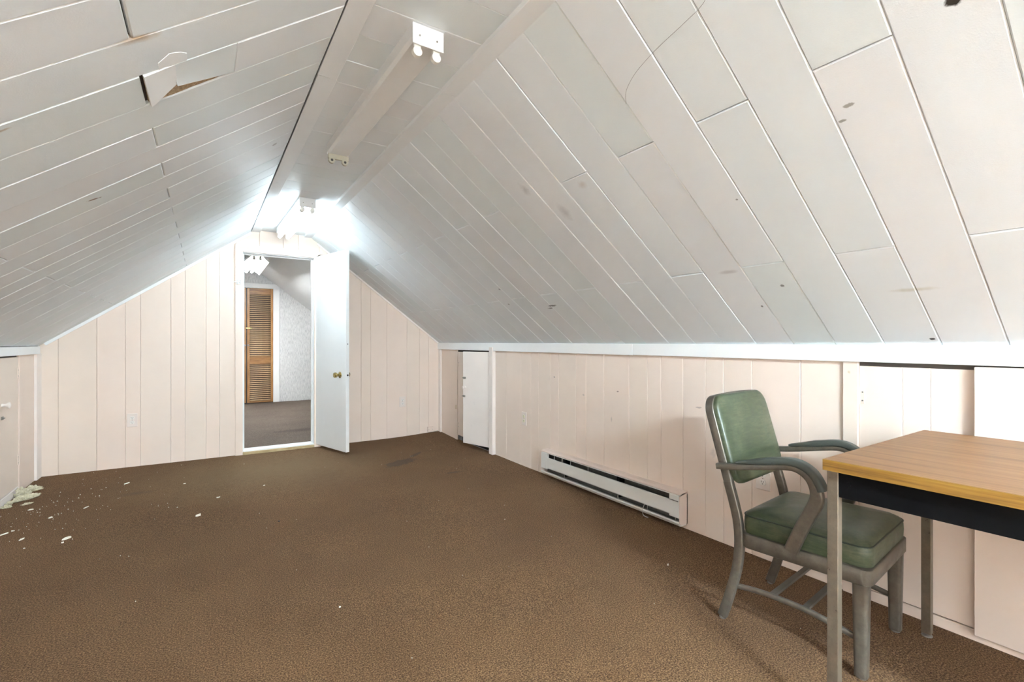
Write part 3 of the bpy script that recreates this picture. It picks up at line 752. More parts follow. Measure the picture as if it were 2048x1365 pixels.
for a, b in ((WX0 + 0.035, 0.632), (0.668, WX1 - 0.035)):
    bx('pane', (a, YB - 0.072, WZ0 + 0.035), (b, YB - 0.068, WZ1 - 0.035), 'window_glass', wn)

# ------------------------------------------------------------------ hall beyond the door
def zh(x): return 2.271 - (x - 0.801) * 0.7655
struct('wall_hall_end', wall_poly([[(-1.3, -0.06), (0.20, -0.06), (0.20, 2.27), (-1.3, 2.27)], [(1.115, -0.06), (2.5, -0.06), (2.5, zh(2.5)), (1.115, zh(1.115))],
                              [(0.20, 2.02), (1.10, 2.02), (1.10, zh(1.10)), (0.80, 2.271), (0.20, 2.271)], [(0.05, -0.06), (1.1, -0.06), (1.1, 2.02), (0.05, 2.02)]], YH1, YH1 + 0.1), 'hall_wallpaper')
bpy.data.objects['wall_hall_end'].data.materials.append(MATS['hall_paint'])
struct('wall_hall_right', box((2.45, YE + 0.1, -0.06), (2.5, YH1 + 0.1, 1.3)), 'hall_wallpaper')
struct('wall_hall_left', box((-1.3, YE + 0.1, -0.06), (-1.25, YH1 + 0.1, 2.4)), 'hall_wallpaper')
bm = bmesh.new()
def ext(bm, pts, ya, yb):
    a = [bm.verts.new((x_, ya, z_)) for x_, z_ in pts]; b = [bm.verts.new((x_, yb, z_)) for x_, z_ in pts]
    bm.faces.new(a); bm.faces.new(b[::-1])
    for i in range(len(pts)): bm.faces.new((a[i], b[i], b[(i + 1) % len(pts)], a[(i + 1) % len(pts)]))
ext(bm, [(0.801, 2.271), (2.5, zh(2.5)), (2.5, zh(2.5) + 0.05), (0.801, 2.321)], YE + 0.12, YH1 + 0.1)
ext(bm, [(0.35, 2.271), (0.801, 2.271), (0.801, 2.321), (0.35, 2.321)], YE + 0.12, YH1 + 0.1)
ext(bm, [(0.35, 2.271), (0.35, 2.321), (-1.3, 1.05), (-1.3, 1.0)], YE + 0.12, YH1 + 0.1)
ceil_h = struct('ceiling_hall', bm_mesh(bm), 'hall_paint')
# white casing of the louvred door
hf = struct('trim_13', label='white casing around the louvred door at the end of the hall')
bx('casing', (1.006, YH1 - 0.02, ZH), (1.108, YH1, 2.02), 'band_paint', hf, 0.002)
bx('casing', (0.10, YH1 - 0.02, 2.005), (1.105, YH1, 2.085), 'band_paint', hf, 0.002)
bx('casing', (0.12, YH1 - 0.02, ZH), (0.20, YH1, 2.0), 'band_paint', hf, 0.002)
def louvre_leaf(name, label, x0, x1, slats, front):
    o = struct(name, label=label); z0_, z1_ = 0.042, 2.0; sw = 0.038
    yf = YH1 - front; yb_2 = yf + 0.028
    bx('stile', (x0, yf, z0_), (x0 + sw, yb_2, z1_), 'pine', o, 0.002)
    bx('stile', (x1 - sw, yf, z0_), (x1, yb_2, z1_), 'pine', o, 0.002)
    bx('rail', (x0 + sw, yf + 0.002, 1.899), (x1 - sw, yb_2, z1_), 'pine_rail', o, 0.002)
    bx('rail', (x0 + sw, yf + 0.002, 0.699), (x1 - sw, yb_2, 0.832), 'pine_rail', o, 0.002)
    bx('rail', (x0 + sw, yf + 0.002, z0_), (x1 - sw, yb_2, 0.068), 'pine_rail', o, 0.002)
    me_ = None
    for za, zb, n_ in ((0.832, 1.899, 32), (0.068, 0.699, 19)):
        for i in range(n_):
            z = za + (zb - za) * (i + 0.5) / n_
            if me_ is None:
                bm = bmesh.new(); add_box(bm, (x0 + sw, -0.0125, -0.003), (x1 - sw, 0.0125, 0.003)); me_ = bm_mesh(bm)
                me_.materials.append(MATS['slat_wood_lit'])
            s_ = bpy.data.objects.new('slat', me_); C.objects.link(s_); s_.parent = o
            s_.location = (0, (yf + yb_2) / 2 + 0.001, z); s_.rotation_euler = (math.radians(40), 0, 0)
    return o
lv = louvre_leaf('door_6', 'brown wooden louvred leaf nearest the hall casing with brass bolt', 0.606, 1.003, True, 0.032)
bm = bmesh.new(); add_box(bm, (0.585, YH1 - 0.042, 1.305), (0.680, YH1 - 0.033, 1.325), 0.002); add_box(bm, (0.62, YH1 - 0.055, 1.308), (0.632, YH1 - 0.040, 1.322), 0.003)
link('barrel_bolt', bm_mesh(bm), 'brass', lv)
link('knob', lathe([(0, 0.008), (0.012, 0.008), (0.018, 0.015), (0.028, 0.015), (0.032, 0.0)], (0.622, YH1 - 0.032, 1.023), (0, -1, 0)), 'old_steel', lv)
lv2 = louvre_leaf('door_7', 'brown wooden louvred leaf half hidden by the pink casing', 0.205, 0.590, True, 0.020)
link('knob', lathe([(0, 0.008), (0.012, 0.008), (0.018, 0.015), (0.028, 0.015), (0.032, 0.0)], (0.572, YH1 - 0.020, 1.023), (0, -1, 0)), 'old_steel', lv2)
bx('backing', (0.20, YH1 - 0.003, 0.03), (1.006, YH1 - 0.0005, 2.0), 'slat_gap_shade', hf)

# ------------------------------------------------------------------ fluorescent fixtures
def fixture(name, label, near_y, length, cx, rz, lit, mat, kind):
    t = thing(name, label, 'ceiling light', (cx, near_y, ZC), rz)
    hw, hh, hp = 0.0565, 0.055, 0.071
    # folded steel channel, open ends, shallow pan under it; local +Y runs away from the camera
    prof = [(-hw, 0), (-hw, -hh + 0.012), (-hw + 0.010, -hh), (hw - 0.010, -hh), (hw, -hh + 0.012), (hw, 0), (hw - 0.004, 0), (hw - 0.004, -hh + 0.014), (hw - 0.012, -hh + 0.004), (-hw + 0.012, -hh + 0.004), (-hw + 0.004, -hh + 0.014), (-hw + 0.004, 0)]
    bm = bmesh.new(); n_ = len(prof)
    a = [bm.verts.new((p[0], 0.004, p[1])) for p in prof]; b = [bm.verts.new((p[0], length, p[1])) for p in prof]
    for i in range(n_): bm.faces.new((a[i], b[i], b[(i + 1) % n_], a[(i + 1) % n_]))
    h_ = link('housing', bm_mesh(bm), mat, t)
    link('housing_top', box((-hw + 0.004, 0.004, -0.004), (hw - 0.004, length, -0.0005)), mat, t)
    ep = link('end_plate', box((-hw - 0.001, -0.001, -hp), (hw + 0.001, 0.004, -0.0005), 0.0012), mat, t)
    link('knockout', cyl((0.0, -0.001, -0.032), (0.0, -0.0025, -0.032), 0.012, 20), mat, ep)
    for sx in (-0.032, 0.032):
        link('screw', cyl((sx, -0.001, -0.040), (sx, -0.003, -0.040), 0.0032, 8), 'old_steel', ep)
    link('end_plate', box((-hw, length, -hh), (hw, length + 0.003, -0.0005), 0.001), mat, t)
    for sx in (-0.035, 0.035):
        for yy, dirn in ((0.010, 1), (length - 0.018, -1)):
            hm = 'lampholder' if (dirn > 0 or lit) else 'holder_old'
            bm = bmesh.new()
            y2 = yy + 0.014
            add_box(bm, (sx - 0.013, yy, -hp - 0.020), (sx + 0.013, y2, -hh), 0.002)
            lh = link('lampholder', bm_mesh(bm), hm, t)
            link('socket', cyl((sx, yy - 0.001, -hp - 0.018), (sx, y2 + 0.001, -hp - 0.018), 0.0165, 16), hm, lh)
            if not lit:
                yv = yy - 0.0015 if dirn < 0 else y2 + 0.001
                link('contact', cyl((sx, yv, -hp - 0.018), (sx, yv + 0.001, -hp - 0.018), 0.007, 10), 'slot_dark', lh)
    if not lit:
        link('socket_bar', box((-hw + 0.002, length - 0.020, -hp - 0.010), (hw - 0.002, length - 0.004, -hh + 0.001), 0.0015), 'holder_old', t)
        link('ballast_wire', cyl((-hw + 0.012, 0.02, -hh + 0.002), (-hw + 0.03, 0.06, -hh - 0.004), 0.002, 6), 'slot_dark', t)
    else:
        for sx in (-0.035, 0.035):
            tb = link('tube', cyl((sx, 0.024, -hp - 0.018), (sx, length - 0.019, -hp - 0.018), 0.0165, 16), lit, t)
            for yy in (0.024, length - 0.037):
                link('tube_cap', cyl((sx, yy, -hp - 0.018), (sx, yy + 0.018, -hp - 0.018), 0.0170, 16), 'old_enamel', tb)
    return t
fixture('fluorescent_fixture', 'white fluorescent batten without tubes on the ridge ceiling', 1.553, 1.215, 0.650, math.radians(1.35), None, 'painted_enamel', 0)
fixture('fluorescent_fixture', 'lit twin tube fluorescent batten above the open white door', 3.884, 1.150, 0.654, math.radians(1.2), 'tube_far', 'enamel', 0)
fixture('fluorescent_fixture', 'added lit twin tube fluorescent batten behind the camera', -2.75, 1.215, 0.650, 0.0, 'tube_rear_fill', 'enamel', 0)  # added out of view to even out the room light
# hall fixture with wide reflector wings
t = thing('fluorescent_fixture', 'lit fluorescent light with broad white wings in the hall beyond the door', 'ceiling light', (0.555, 6.80, 2.2705))
L_ = 1.36
bm = bmesh.new()
def extY(bm, pts, ya, yb):
    ext(bm, pts, ya, yb)
extY(bm, [(-0.055, 0), (0.055, 0), (0.055, -0.115), (-0.055, -0.115)], 0, L_)
link('housing', bm_mesh(bm), 'enamel', t)
for s in (-1, 1):
    pts = [(0.056, -0.085), (0.140, -0.165), (0.140, -0.185), (0.132, -0.183), (0.056, -0.112)]
    pts = [(s * p[0], p[1]) for p in (pts if s > 0 else pts[::-1])]
    bm = bmesh.new(); ext(bm, pts, 0.0, L_); link('reflector_wing', bm_mesh(bm), 'enamel', t)
for sx in (-0.035, 0.035):
    tb = link('tube', cyl((sx, 0.03, -0.145), (sx, L_ - 0.02, -0.145), 0.0165, 14), 'tube_hall', t)
    link('lampholder', box((sx - 0.013, 0.008, -0.160), (sx + 0.013, 0.026, -0.115), 0.002), 'holder_old', t)
    link('tube_cap', cyl((sx, 0.006, -0.145), (sx, 0.034, -0.145), 0.0172, 14), 'old_enamel', tb)

# ------------------------------------------------------------------ wall outlets
def outlet(label, face='outlet_face', group=None):
    t = thing('wall_outlet', label, 'outlet', group=group)
    pl = link('cover_plate', box((-0.036, -0.006, -0.058), (0.036, 0.0, 0.058), 0.0022), 'outlet_plate', t)
    link('screw', cyl((0, -0.006, 0), (0, -0.0072, 0), 0.003, 8), 'old_steel', pl)
    for dz in (-0.0195, 0.0195):
        prof = [(0.0165 * math.cos(a), max(-0.0135, min(0.0135, 0.0175 * math.sin(a)))) for a in [2 * math.pi * k / 20 for k in range(20)]]
        bm = bmesh.new(); ext(bm, [(p[0], p[1] + dz) for p in prof], -0.0085, -0.005)
        rc = link('receptacle', bm_mesh(bm), face, t)
        for dx, w, h in ((-0.006, 0.0011, 0.0042), (0.006, 0.0011, 0.0034)):
            link('slot', box((dx - w, -0.0091, dz + 0.0035 - h), (dx + w, -0.0083, dz + 0.0035 + h)), 'slot_dark', rc)
        link('ground_hole', cyl((0, -0.0083, dz - 0.0075), (0, -0.0091, dz - 0.0075), 0.0024, 8), 'slot_dark', rc)
    return t
o = outlet('pink duplex outlet on the end wall left of the doorway'); o.location = (-0.529, YE, 0.404)
o = outlet('pink duplex outlet on the end wall right of the open door'); o.location = (1.891, YE, 0.402)
o = outlet('duplex outlet with yellowed sockets between hatch and baseboard heater', 'outlet_cream'); o.location = (XR, 3.475, 0.412); o.rotation_euler = (0, 0, HP)
o = outlet('duplex outlet on the wall behind the green chair'); o.location = (XR, 1.347, 0.400); o.rotation_euler = (0, 0, HP)
t = thing('junction_box', 'small pink surface box low on the end wall by the corner', 'junction box', (2.227, YE, 0.022))
link('cover', box((-0.036, -0.03, 0.008), (0.036, 0.0, 0.066), 0.002), 'pink_paint', t)
for dx in (-0.026, 0.02): link('screw', cyl((dx, -0.03, 0.036), (dx, -0.032, 0.036), 0.003, 8), 'old_steel', t)
link('cable', sweep(smooth_path([(-0.03, -0.012, 0.012), (0.01, -0.02, 0.006), (0.05, -0.02, 0.008), (0.095, -0.012, 0.012)], 4), (0, 0, 1), circle(0.004, 6)), 'cable', t)

# ------------------------------------------------------------------ electric baseboard heater
t = thing('baseboard_heater', 'long white electric baseboard heater low on the pink right wall', 'heater', (XR, 1.795, 0.0), HP)
# local +X -> -Y ; so build along -X from 0 to -1.36 ; local -Y -> into the room
HL = 1.345; d0 = 0.066
link('back_plate', box((-HL, -0.006, 0.03), (0, 0, 0.205)), 'fin_metal', t)
def prism(name, pts, xa, xb, mat, parent):
    bm = bmesh.new(); a = [bm.verts.new((xa, y_, z_)) for y_, z_ in pts]; b = [bm.verts.new((xb, y_, z_)) for y_, z_ in pts]
    bm.faces.new(a); bm.faces.new(b[::-1])
    for i in range(len(pts)): bm.faces.new((a[i], b[i], b[(i + 1) % len(pts)], a[(i + 1) % len(pts)]))
    return link(name, bm_mesh(bm), mat, parent)
prism('top_cover', [(0, 0.216), (-0.045, 0.214), (-d0 + 0.002, 0.207), (-d0 + 0.002, 0.202), (-0.045, 0.209), (0, 0.211)], -HL, 0, 'heater_pink', t)
prism('top_lip', [(-d0 + 0.002, 0.199), (-d0 + 0.002, 0.196), (-d0 + 0.006, 0.196), (-d0 + 0.006, 0.200)], -HL + 0.01, -0.01, 'heater_enamel', t)
prism('front_panel', [(-d0, 0.160), (-d0 - 0.001, 0.150), (-d0, 0.125), (-d0, 0.084), (-d0 + 0.008, 0.076), (-d0 + 0.012, 0.079), (-d0 + 0.004, 0.088), (-d0 + 0.004, 0.157), (-d0 + 0.012, 0.160), (-d0 + 0.010, 0.163)], -HL + 0.08, -0.072, 'heater_enamel', t)
prism('bottom_tray', [(-0.004, 0.022), (-d0 + 0.012, 0.022), (-d0 - 0.002, 0.040), (-d0 - 0.002, 0.050), (-d0 + 0.002, 0.050), (-d0 + 0.014, 0.028), (-0.004, 0.028)], -HL + 0.004, -0.006, 'heater_enamel', t)
prism('end_cover', [(0, 0.03), (-d0 + 0.012, 0.03), (-d0 - 0.001, 0.045), (-d0 - 0.001, 0.196), (0, 0.207)], -0.006, 0.0, 'heater_pink', t)
prism('end_cover', [(0, 0.03), (-d0 + 0.012, 0.03), (-d0 - 0.001, 0.045), (-d0 - 0.001, 0.196), (0, 0.207)], -HL, -HL + 0.005, 'heater_pink', t)
cv = link('junction_cover', box((-0.075, -d0 - 0.002, 0.070), (-0.006, -d0 + 0.02, 0.196), 0.0015), 'heater_enamel', t)
for i in range(11):
    link('vent_slot', box((-0.070 + i * 0.0056, -d0 - 0.003, 0.164), (-0.0668 + i * 0.0056, -d0 - 0.0018, 0.169)), 'slot_dark', cv)
link('junction_cover', box((-HL + 0.005, -d0 - 0.0015, 0.072), (-HL + 0.082, -d0 + 0.02, 0.194), 0.0015), 'heater_enamel', t)
fin = None
for i in range(150):
    xx = -HL + 0.10 + i * 0.0078
    if fin is None:
        fin = box((-0.0004, -0.045, 0.085), (0.0004, -0.008, 0.150)); fin.materials.append(MATS['fin_metal'])
    f_ = bpy.data.objects.new('fin', fin); C.objects.link(f_); f_.parent = t; f_.location = (xx, 0, 0)
link('heating_element', cyl((-HL + 0.02, -0.027, 0.118), (-0.02, -0.027, 0.118), 0.006, 10), 'old_steel', t)
for yy in (1.085, 1.180, 1.260, 0.985, 0.79):
    link('panel_clip', box((-yy - 0.0015, -d0 + 0.008, 0.155), (-yy + 0.0015, -d0 + 0.0105, 0.205)), 'heater_enamel', t)
for yy in (1.06, 0.50):
    link('bracket', box((-yy - 0.012, -0.052, 0.06), (-yy + 0.012, -0.006, 0.200)), 'black_enamel', t)
for yy in (1.06, 0.50, 0.25, 0.04):
    link('tray_clip', box((-yy - 0.001, -d0 + 0.010, 0.03), (-yy + 0.001, -d0 + 0.013, 0.082)), 'heater_enamel', t)
link('loose_wire', sweep(smooth_path([(-0.27, -d0 + 0.01, 0.08), (-0.272, -d0 - 0.004, 0.05), (-0.268, -d0 - 0.008, 0.02), (-0.245, -d0 - 0.012, 0.012), (-0.225, -d0 - 0.01, 0.013)], 4), (1, 0, 0), circle(0.0018, 6)), 'old_enamel', t)

# ------------------------------------------------------------------ green steel armchair
ch = thing('armchair', 'green vinyl steel-framed office armchair facing the desk', 'chair', (1.949, 0.949, 0.0), 0.115)
# local +X towards the right wall, local -Y forward (to the desk); F(y,z) helper in forward coordinate
def F(x_, f_, z_): return Vector((x_, -f_, z_))
steel = 'chair_steel'
XS = 0.213
post = [(-0.222, 0.010), (-0.203, 0.07), (-0.183, 0.14), (-0.166, 0.21), (-0.157, 0.28), (-0.156, 0.34), (-0.162, 0.40), (-0.176, 0.46), (-0.199, 0.54)]
for s in (-1, 1):
    pth = smooth_path([F(s * XS, f_, z_) for f_, z_ in post], 3)
    lg = link('leg', sweep(pth, (1, 0, 0), rrect(0.026, 0.034, 0.005, 2)), steel, ch)
    link('glide', cyl(F(s * XS, -0.2225, 0.0), F(s * XS, -0.221, 0.013), 0.0125, 12), 'old_steel', lg)
    fp = [F(s * 0.199, 0.230, 0.009), F(s * 0.199, 0.230, 0.16), F(s * 0.199, 0.230, 0.312)]
    lg = link('leg', sweep(fp, (1, 0, 0), rrect(0.046, 0.046, 0.012, 3), [(0.80, 0.80), (0.90, 0.90), (1.0, 1.0)]), steel, ch)
    link('glide', cyl(F(s * 0.199, 0.230, 0.0), F(s * 0.199, 0.230, 0.011), 0.014, 12), 'old_steel', lg)
# hooped back frame from seat height over the rounded top
def backpt(u, w_):   # u along the tilted back from z=.52 (0) to top (1), w_ across
    return F(w_, -0.196 - 0.092 * u, 0.53 + 0.328 * u)
hoop = []
for u in (0.0, 0.25, 0.5, 0.72, 0.80): hoop.append(backpt(u, -XS))
for k in range(1, 8):
    a = math.pi / 2 * k / 8; hoop.append(backpt(0.80 + 0.185 * math.sin(a), -XS + 0.06 * (1 - math.cos(a))))
for w_ in (-0.12, -0.04, 0.04, 0.12): hoop.append(backpt(0.985 + 0.012 * (1 - (w_ / 0.15) ** 2), w_))
for k in range(7, 0, -1):
    a = math.pi / 2 * k / 8; hoop.append(backpt(0.80 + 0.185 * math.sin(a), XS - 0.06 * (1 - math.cos(a))))
for u in (0.80, 0.72, 0.5, 0.25, 0.0): hoop.append(backpt(u, XS))
bn = Vector((0, -0.328, 0.092 * -1)).normalized()
bnF = Vector((0, -0.963, -0.27)).normalized()          # forward normal of the back (towards -Y, slightly down)
bnF = Vector((0, -0.328, 0.092)).normalized() if False else (backpt(0, 1) - backpt(0, 0)).cross(backpt(1, 0) - backpt(0, 0)).normalized()
if bnF.y > 0: bnF = -bnF
bk = link('back_frame', sweep(hoop, bnF, rrect(0.034, 0.020, 0.004, 2)), steel, ch)
# upholstered back: domed pad
def pad_mesh(w, u0, u1, r, thick, off):
    pts = []
    nA = 12
    hgt = (backpt(u1, 0) - backpt(u0, 0)).length
    out = rrect(w, hgt, r, 6)
    up = (backpt(1, 0) - backpt(0, 0)).normalized(); ac = Vector((1, 0, 0)); mid = backpt((u0 + u1) / 2, 0) + bnF * off
    rings = []
    for q, d in ((1.0, 0.0), (1.0, thick * 0.55), (0.975, thick * 0.85), (0.92, thick), (0.7, thick * 1.12), (0.35, thick * 1.2)):
        rings.append([mid + ac * (p[0] * q if q > 0.9 else p[0] * q) + up * (p[1] * q) + bnF * d for p in out])
    bm = bmesh.new(); rv = [[bm.verts.new(p) for p in r_] for r_ in rings]; n_ = len(out)
    for i in range(len(rv) - 1):
        for k in range(n_): bm.faces.new((rv[i][k], rv[i][(k + 1) % n_], rv[i + 1][(k + 1) % n_], rv[i + 1][k]))
    bm.faces.new(rv[-1]); bm.faces.new(rv[0][::-1])
    return bm_mesh(bm, True, angle=1.0)
bp = link('backrest', pad_mesh(0.434, -0.03, 1.005, 0.066, 0.024, 0.014), 'green_vinyl', ch)
link('back_shell', pad_mesh(0.400, 0.0, 0.965, 0.055, -0.012, -0.004), steel, ch)
# seat pan and cushion
def rounded_prism(w0, f0, f1, r, z0, z1, bev):
    out = [(p[0], (f0 + f1) / 2 + p[1]) for p in rrect(w0, f1 - f0, r, 5)]
    rings = [(bev, z0), (0, z0 + bev), (0, z1 - bev), (bev, z1)]
    bm = bmesh.new(); rv = []
    cf = (f0 + f1) / 2
    for b_, z_ in rings:
        kx, kf = (w0 / 2 - b_) / (w0 / 2), ((f1 - f0) / 2 - b_) / ((f1 - f0) / 2)
        rv.append([bm.verts.new(F(p[0] * kx, cf + (p[1] - cf) * kf, z_)) for p in out])
    n_ = len(out)
    for i in range(3):
        for k in range(n_): bm.faces.new((rv[i][k], rv[i][(k + 1) % n_], rv[i + 1][(k + 1) % n_], rv[i + 1][k]))
    bm.faces.new(rv[-1]); bm.faces.new(rv[0][::-1])
    return bm_mesh(bm, True, angle=0.8)
link('seat_frame', rounded_prism(0.452, -0.150, 0.262, 0.030, 0.306, 0.359, 0.003), steel, ch)
def cushion_mesh():
    w0, f0, f1 = 0.430, -0.150, 0.258; out = [(p[0], p[1]) for p in rrect(w0, f1 - f0, 0.038, 6)]; cf = (f0 + f1) / 2
    prof = [(0.985, 0.356), (1.0, 0.370), (1.006, 0.392), (1.0, 0.414), (0.985, 0.425), (0.955, 0.433), (0.88, 0.442), (0.72, 0.450), (0.45, 0.456), (0.15, 0.458)]
    bm = bmesh.new(); rv = []
    for q, z_ in prof: rv.append([bm.verts.new(F(p[0] * q, cf + p[1] * q, z_ + 0.002 * noise.noise(Vector((p[0] * 9 * q, p[1] * 9 * q, 4))))) for p in out])
    n_ = len(out)
    for i in range(len(rv) - 1):
        for k in range(n_): bm.faces.new((rv[i][k], rv[i][(k + 1) % n_], rv[i + 1][(k + 1) % n_], rv[i + 1][k]))
    bm.faces.new(rv[-1]); bm.faces.new(rv[0][::-1])
    return bm_mesh(bm, True, angle=1.2)
cu = link('seat_cushion', cushion_mesh(), 'green_vinyl', ch)
pr = [F(p[0] * 0.992, (-0.150 + 0.258) / 2 + p[1] * 0.992, 0.424) for p in rrect(0.430, 0.408, 0.038, 6)]
link('piping', sweep(pr, (0, 0, 1), circle(0.0032, 6), closed=True), 'green_piping', cu)
# arms
armp = [(-0.228, 0.598), (-0.14, 0.611), (-0.037, 0.633), (0.03, 0.645), (0.066, 0.640), (0.094, 0.622), (0.110, 0.596), (0.117, 0.568), (0.113, 0.540), (0.096, 0.500), (0.068, 0.437), (0.036, 0.355)]
padp = [(-0.150, 0.627), (-0.09, 0.640), (-0.037, 0.652), (0.03, 0.664), (0.074, 0.658), (0.107, 0.636), (0.127, 0.604), (0.134, 0.585)]
for s in (-1, 1):
    pth = smooth_path([F(s * 0.240, f_, z_) for f_, z_ in armp], 4)
    n_ = len(pth); scs = []
    for i in range(n_):
        t_ = i / (n_ - 1); scs.append((1.0, 0.75 + 0.65 * min(1, max(0, (t_ - 0.35) / 0.35))))
    link('arm', sweep(pth, (1, 0, 0), rrect(0.030, 0.030, 0.005, 2), scs), steel, ch)
    pth = smooth_path([F(s * 0.240, f_, z_) for f_, z_ in padp], 4); n_ = len(pth)
    scs = [(0.8 + 0.2 * min(1, i / 5), 0.35 + 0.65 * min(1, i / 7)) for i in range(n_)]
    link('arm_pad', sweep(pth, (1, 0, 0), rrect(0.044, 0.026, 0.009, 3), scs), 'arm_pad', ch)
# stretchers
for s in (-1, 1):
    pth = smooth_path([F(s * 0.203, f_, z_) for f_, z_ in ((-0.180, 0.139), (-0.12, 0.148), (-0.05, 0.153), (0.06, 0.152), (0.14, 0.141), (0.215, 0.127))], 3)
    link('stretcher', sweep(pth, (1, 0, 0), rrect(0.012, 0.018, 0.002, 1)), steel, ch)
for f_ in (-0.045, 0.066):
    link('cross_stretcher', box(tuple(F(-0.200, f_ + 0.010, 0.148)), tuple(F(0.200, f_ - 0.010, 0.158))), steel, ch)

# ------------------------------------------------------------------ steel desk with laminate top
dk = thing('desk', 'wood laminate desk with black apron and grey steel legs', 'desk', (1.461, 0.668, 0.0), math.radians(1.2))
DW, DL, TZ0, TZ1 = 0.800, 1.52, 0.722, 0.752      # local +X to the wall, local -Y along the desk
link('desktop', box((0.0012, -DL + 0.0012, TZ0), (DW - 0.0012, -0.0012, TZ1)), 'laminate', dk)
link('edge_band', box((-0.0012, -DL, TZ0), (0.0012, 0, TZ1 - 0.0006)), 'laminate_edge', dk)
link('edge_band', box((DW - 0.0012, -DL, TZ0), (DW + 0.0012, 0, TZ1 - 0.0006)), 'laminate_edge', dk)
link('edge_band', box((0.0012, -0.0012, TZ0), (DW - 0.0012, 0.0012, TZ1 - 0.0006)), 'laminate_edge', dk)
link('edge_band', box((0.0012, -DL - 0.0012, TZ0), (DW - 0.0012, -DL + 0.0012, TZ1 - 0.0006)), 'laminate_edge', dk)
for xx in (0.020, DW - 0.014 - 0.026):
    for yy in (-0.030, -DL + 0.004):
        lg = link('leg', box((xx, yy, 0.012), (xx + 0.026, yy + 0.028, TZ0), 0.0015), 'desk_steel', dk)
        link('glide', lathe([(0, 0.015), (0.003, 0.017), (0.006, 0.015), (0.008, 0.006), (0.013, 0.006)], (xx + 0.013, yy + 0.014, 0.0), (0, 0, 1)), 'old_steel', lg)
AZ = TZ0 - 0.074
link('apron', box((0.024, -DL + 0.032, AZ), (0.030, -0.030, TZ0), 0.001), 'black_enamel', dk)
link('apron', box((DW - 0.024, -DL + 0.032, AZ), (DW - 0.018, -0.030, TZ0), 0.001), 'black_enamel', dk)
link('apron', box((0.046, -0.012, AZ), (DW - 0.040, -0.006, TZ0), 0.001), 'black_enamel', dk)
link('apron', box((0.046, -DL + 0.008, AZ), (DW - 0.040, -DL + 0.014, TZ0), 0.001), 'black_enamel', dk)
link('apron_bolt', cyl((0.024, -0.055, 0.690), (0.0215, -0.055, 0.690), 0.006, 10), 'black_enamel', dk)

# ------------------------------------------------------------------ debris on the carpet and cobwebs
def clump(name, label, loc, size, rz, seed, cat='insulation scrap', fibres=9):
    bm = bmesh.new(); bmesh.ops.create_icosphere(bm, subdivisions=4, radius=1.0)
    for v in bm.verts:
        p = v.co.copy(); k = 1 + 0.55 * noise.noise(p * 1.7 + Vector((seed, 0, 0))) + 0.42 * noise.noise(Vector((p.x * 5, p.y * 3.5, p.z * 3.5)) + Vector((0, seed, 0))) + 0.22 * noise.noise(p * 11)
        v.co = Vector((p.x * size[0] * k, p.y * size[1] * k, max(0.0, (p.z + 0.7) * size[2] * k)))
    o = link(name, bm_mesh(bm, True, angle=0.6), 'insulation'); o.location = loc; o.rotation_euler = (0, 0, rz)
    rr = random.Random(seed)
    for _ in range(fibres):
        sx = rr.choice((-1, 1)); a = Vector((sx * size[0] * rr.uniform(0.2, 0.8), rr.uniform(-0.7, 0.7) * size[1], size[2] * rr.uniform(0.2, 0.9)))
        b = a + Vector((sx * size[0] * rr.uniform(0.25, 0.6), rr.uniform(-1, 1) * size[1] * 0.7, size[2] * rr.uniform(-0.3, 0.6))); b.z = max(b.z, 0.002)
        link('fibre', cyl(a, b, 0.0032, 5, 0.0008), 'insulation', o)
    return tag(o, label, cat, 'insulation crumbled by the left hatch')
clump('insulation_scrap', 'cream insulation clump closest to the left corner stile', (-1.060, 4.790, 0), (0.052, 0.022, 0.020), 0.35, 1)
clump('insulation_scrap', 'long frayed cream insulation piece in front of the left hatch', (-1.030, 4.560, 0), (0.072, 0.017, 0.018), 0.75, 5)
clump('insulation_scrap', 'cream insulation roll leaning at the left hatch sill', (-1.072, 4.665, 0.0), (0.038, 0.018, 0.032), 0.4, 9)
clump('insulation_scrap', 'flat pale insulation flake before the long frayed piece', (-0.993, 4.425, 0), (0.026, 0.009, 0.006), 0.7, 13, fibres=2)
clump('insulation_scrap', 'thin insulation strip at the foot of the left hatch sill', (-1.092, 4.475, 0), (0.030, 0.010, 0.009), 1.3, 17)
clump('insulation_scrap', 'insulation crumbs cut by the left picture edge', (-1.088, 4.400, 0), (0.022, 0.016, 0.008), 0.2, 21)
def chip(label, loc, l, w, rz, name='wood_chip', h=0.004):
    bm = bmesh.new(); n_ = 7
    top = []; bot = []
    for k in range(n_):
        a = 2 * math.pi * k / n_; rr = rnd.uniform(0.75, 1.15)
        x_, y_ = l / 2 * math.cos(a) * rr, w / 2 * math.sin(a) * rr
        top.append(bm.verts.new((x_ * 0.9, y_ * 0.9, h * rnd.uniform(0.6, 1.5)))); bot.append(bm.verts.new((x_, y_, -0.003)))
    bm.faces.new(top); bm.faces.new(bot[::-1])
    for k in range(n_): bm.faces.new((bot[k], bot[(k + 1) % n_], top[(k + 1) % n_], top[k]))
    o = link(name, bm_mesh(bm), 'chip_white'); o.location = loc; o.rotation_euler = (0, 0, rz)
    return tag(o, label, 'debris', 'pale scraps scattered on the brown carpet')
chip('straight white splinter lying near the end wall outlet', (-0.499, 4.669, 0.001), 0.058, 0.007, 0.95)
chip('white flake on the carpet nearest the doorway', (0.375, 4.043, 0.001), 0.022, 0.007, 0.6)
chip('ragged white paper scrap in the middle of the carpet', (0.078, 3.908, 0.001), 0.030, 0.020, 0.6)
chip('curled white chip left of the carpet centre', (-0.035, 3.564, 0.001), 0.030, 0.010, 0.4, h=0.009)
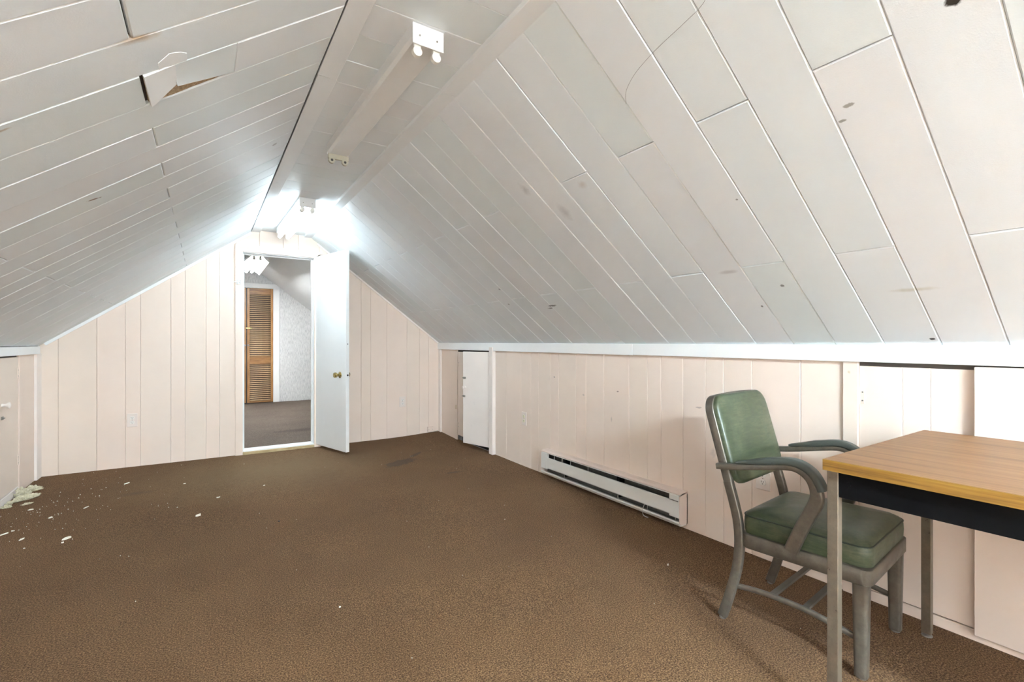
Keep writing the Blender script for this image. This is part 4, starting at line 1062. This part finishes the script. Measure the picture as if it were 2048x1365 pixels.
chip('thick cream chip, largest loose scrap on the left carpet', (-0.638, 3.536, 0.001), 0.050, 0.013, 0.75, h=0.007)
chip('small cream crumb beside the thick cream chip', (-0.644, 3.478, 0.001), 0.013, 0.008, 0.4)
chip('double white crumb between hatch and thick cream chip', (-0.797, 4.008, 0.001), 0.030, 0.012, 0.9)
chip('white crumb in front of the frayed insulation', (-0.944, 4.266, 0.001), 0.030, 0.011, 0.2)
chip('thin sliver pointing away from the left wall', (-0.946, 3.805, 0.001), 0.045, 0.006, 0.9)
chip('flat white crumb near the left picture edge', (-0.922, 3.841, 0.001), 0.018, 0.009, 0.5)
chip('slim splinter farther right of the left edge crumbs', (-0.843, 3.651, 0.001), 0.030, 0.006, 1.0)
chip('fine splinter behind the double white crumb', (-0.651, 4.133, 0.001), 0.045, 0.004, 1.1)
chip('white speck of chip under the end wall boards', (-0.129, 4.419, 0.001), 0.022, 0.010, 0.4)
chip('tiny pale scrap in the shade beside the green chair', (1.888, 1.555, 0.001), 0.010, 0.006, 0.4)
chip('small flake in the foreground carpet', (0.463, 2.024, 0.001), 0.008, 0.005, 0.3)
d_ = chip('dark crumb on the carpet before the doorway', (0.376, 3.189, 0.001), 0.012, 0.008, 0.3); d_.data.materials[0] = MATS['slot_dark']
# crumbs too fine to count
bm = bmesh.new()
def crumb(x_, y_, s_):
    a = rnd.uniform(0, 3.1); l_, w_ = s_ * rnd.uniform(0.8, 2.4), s_ * rnd.uniform(0.35, 0.8); ca, sa = math.cos(a), math.sin(a)
    tp = bm.verts.new((x_, y_, 0.003 + s_ * 0.6)); q = [bm.verts.new((x_ + ca * u * l_ - sa * v * w_, y_ + sa * u * l_ + ca * v * w_, -0.002)) for u, v in ((-1, -1), (1, -1), (1, 1), (-1, 1))]
    for k in range(4): bm.faces.new((q[k], q[(k + 1) % 4], tp))
    bm.faces.new(q[::-1])
for _ in range(150):
    r_ = rnd.random() ** 0.7
    q_ = (-1.07 + abs(rnd.gauss(0, 0.36)), 4.25 + rnd.gauss(0, 0.45))
    if q_[0] < -0.90 and q_[1] > 4.32: continue
    crumb(*q_, rnd.uniform(0.001, 0.0032))
for _ in range(60): crumb(rnd.uniform(-0.8, 2.2), rnd.uniform(0.7, 4.9), rnd.uniform(0.001, 0.002))
tag(link('carpet_crumbs', bm_mesh(bm), 'chip_white'), 'fine white crumbs sprinkled over the carpet by the left wall', 'crumbs', kind='stuff')
def rp(X_, Y_, d=0.004): return Vector((X_, Y_, zr(X_))) + nR * d
o = link('cobweb', sweep(smooth_path([rp(1.235, 1.195, 0.002), rp(1.205, 1.165), rp(1.178, 1.10, 0.006), rp(1.160, 1.02, 0.006), rp(1.150, 0.955), rp(1.140, 0.88, 0.007), rp(1.128, 0.81), rp(1.10, 0.76, 0.003)], 5), nR, circle(0.0006, 5)), 'cobweb')
tag(o, 'thin grey cobweb strand drooping across the right sloped ceiling planks', 'cobweb')
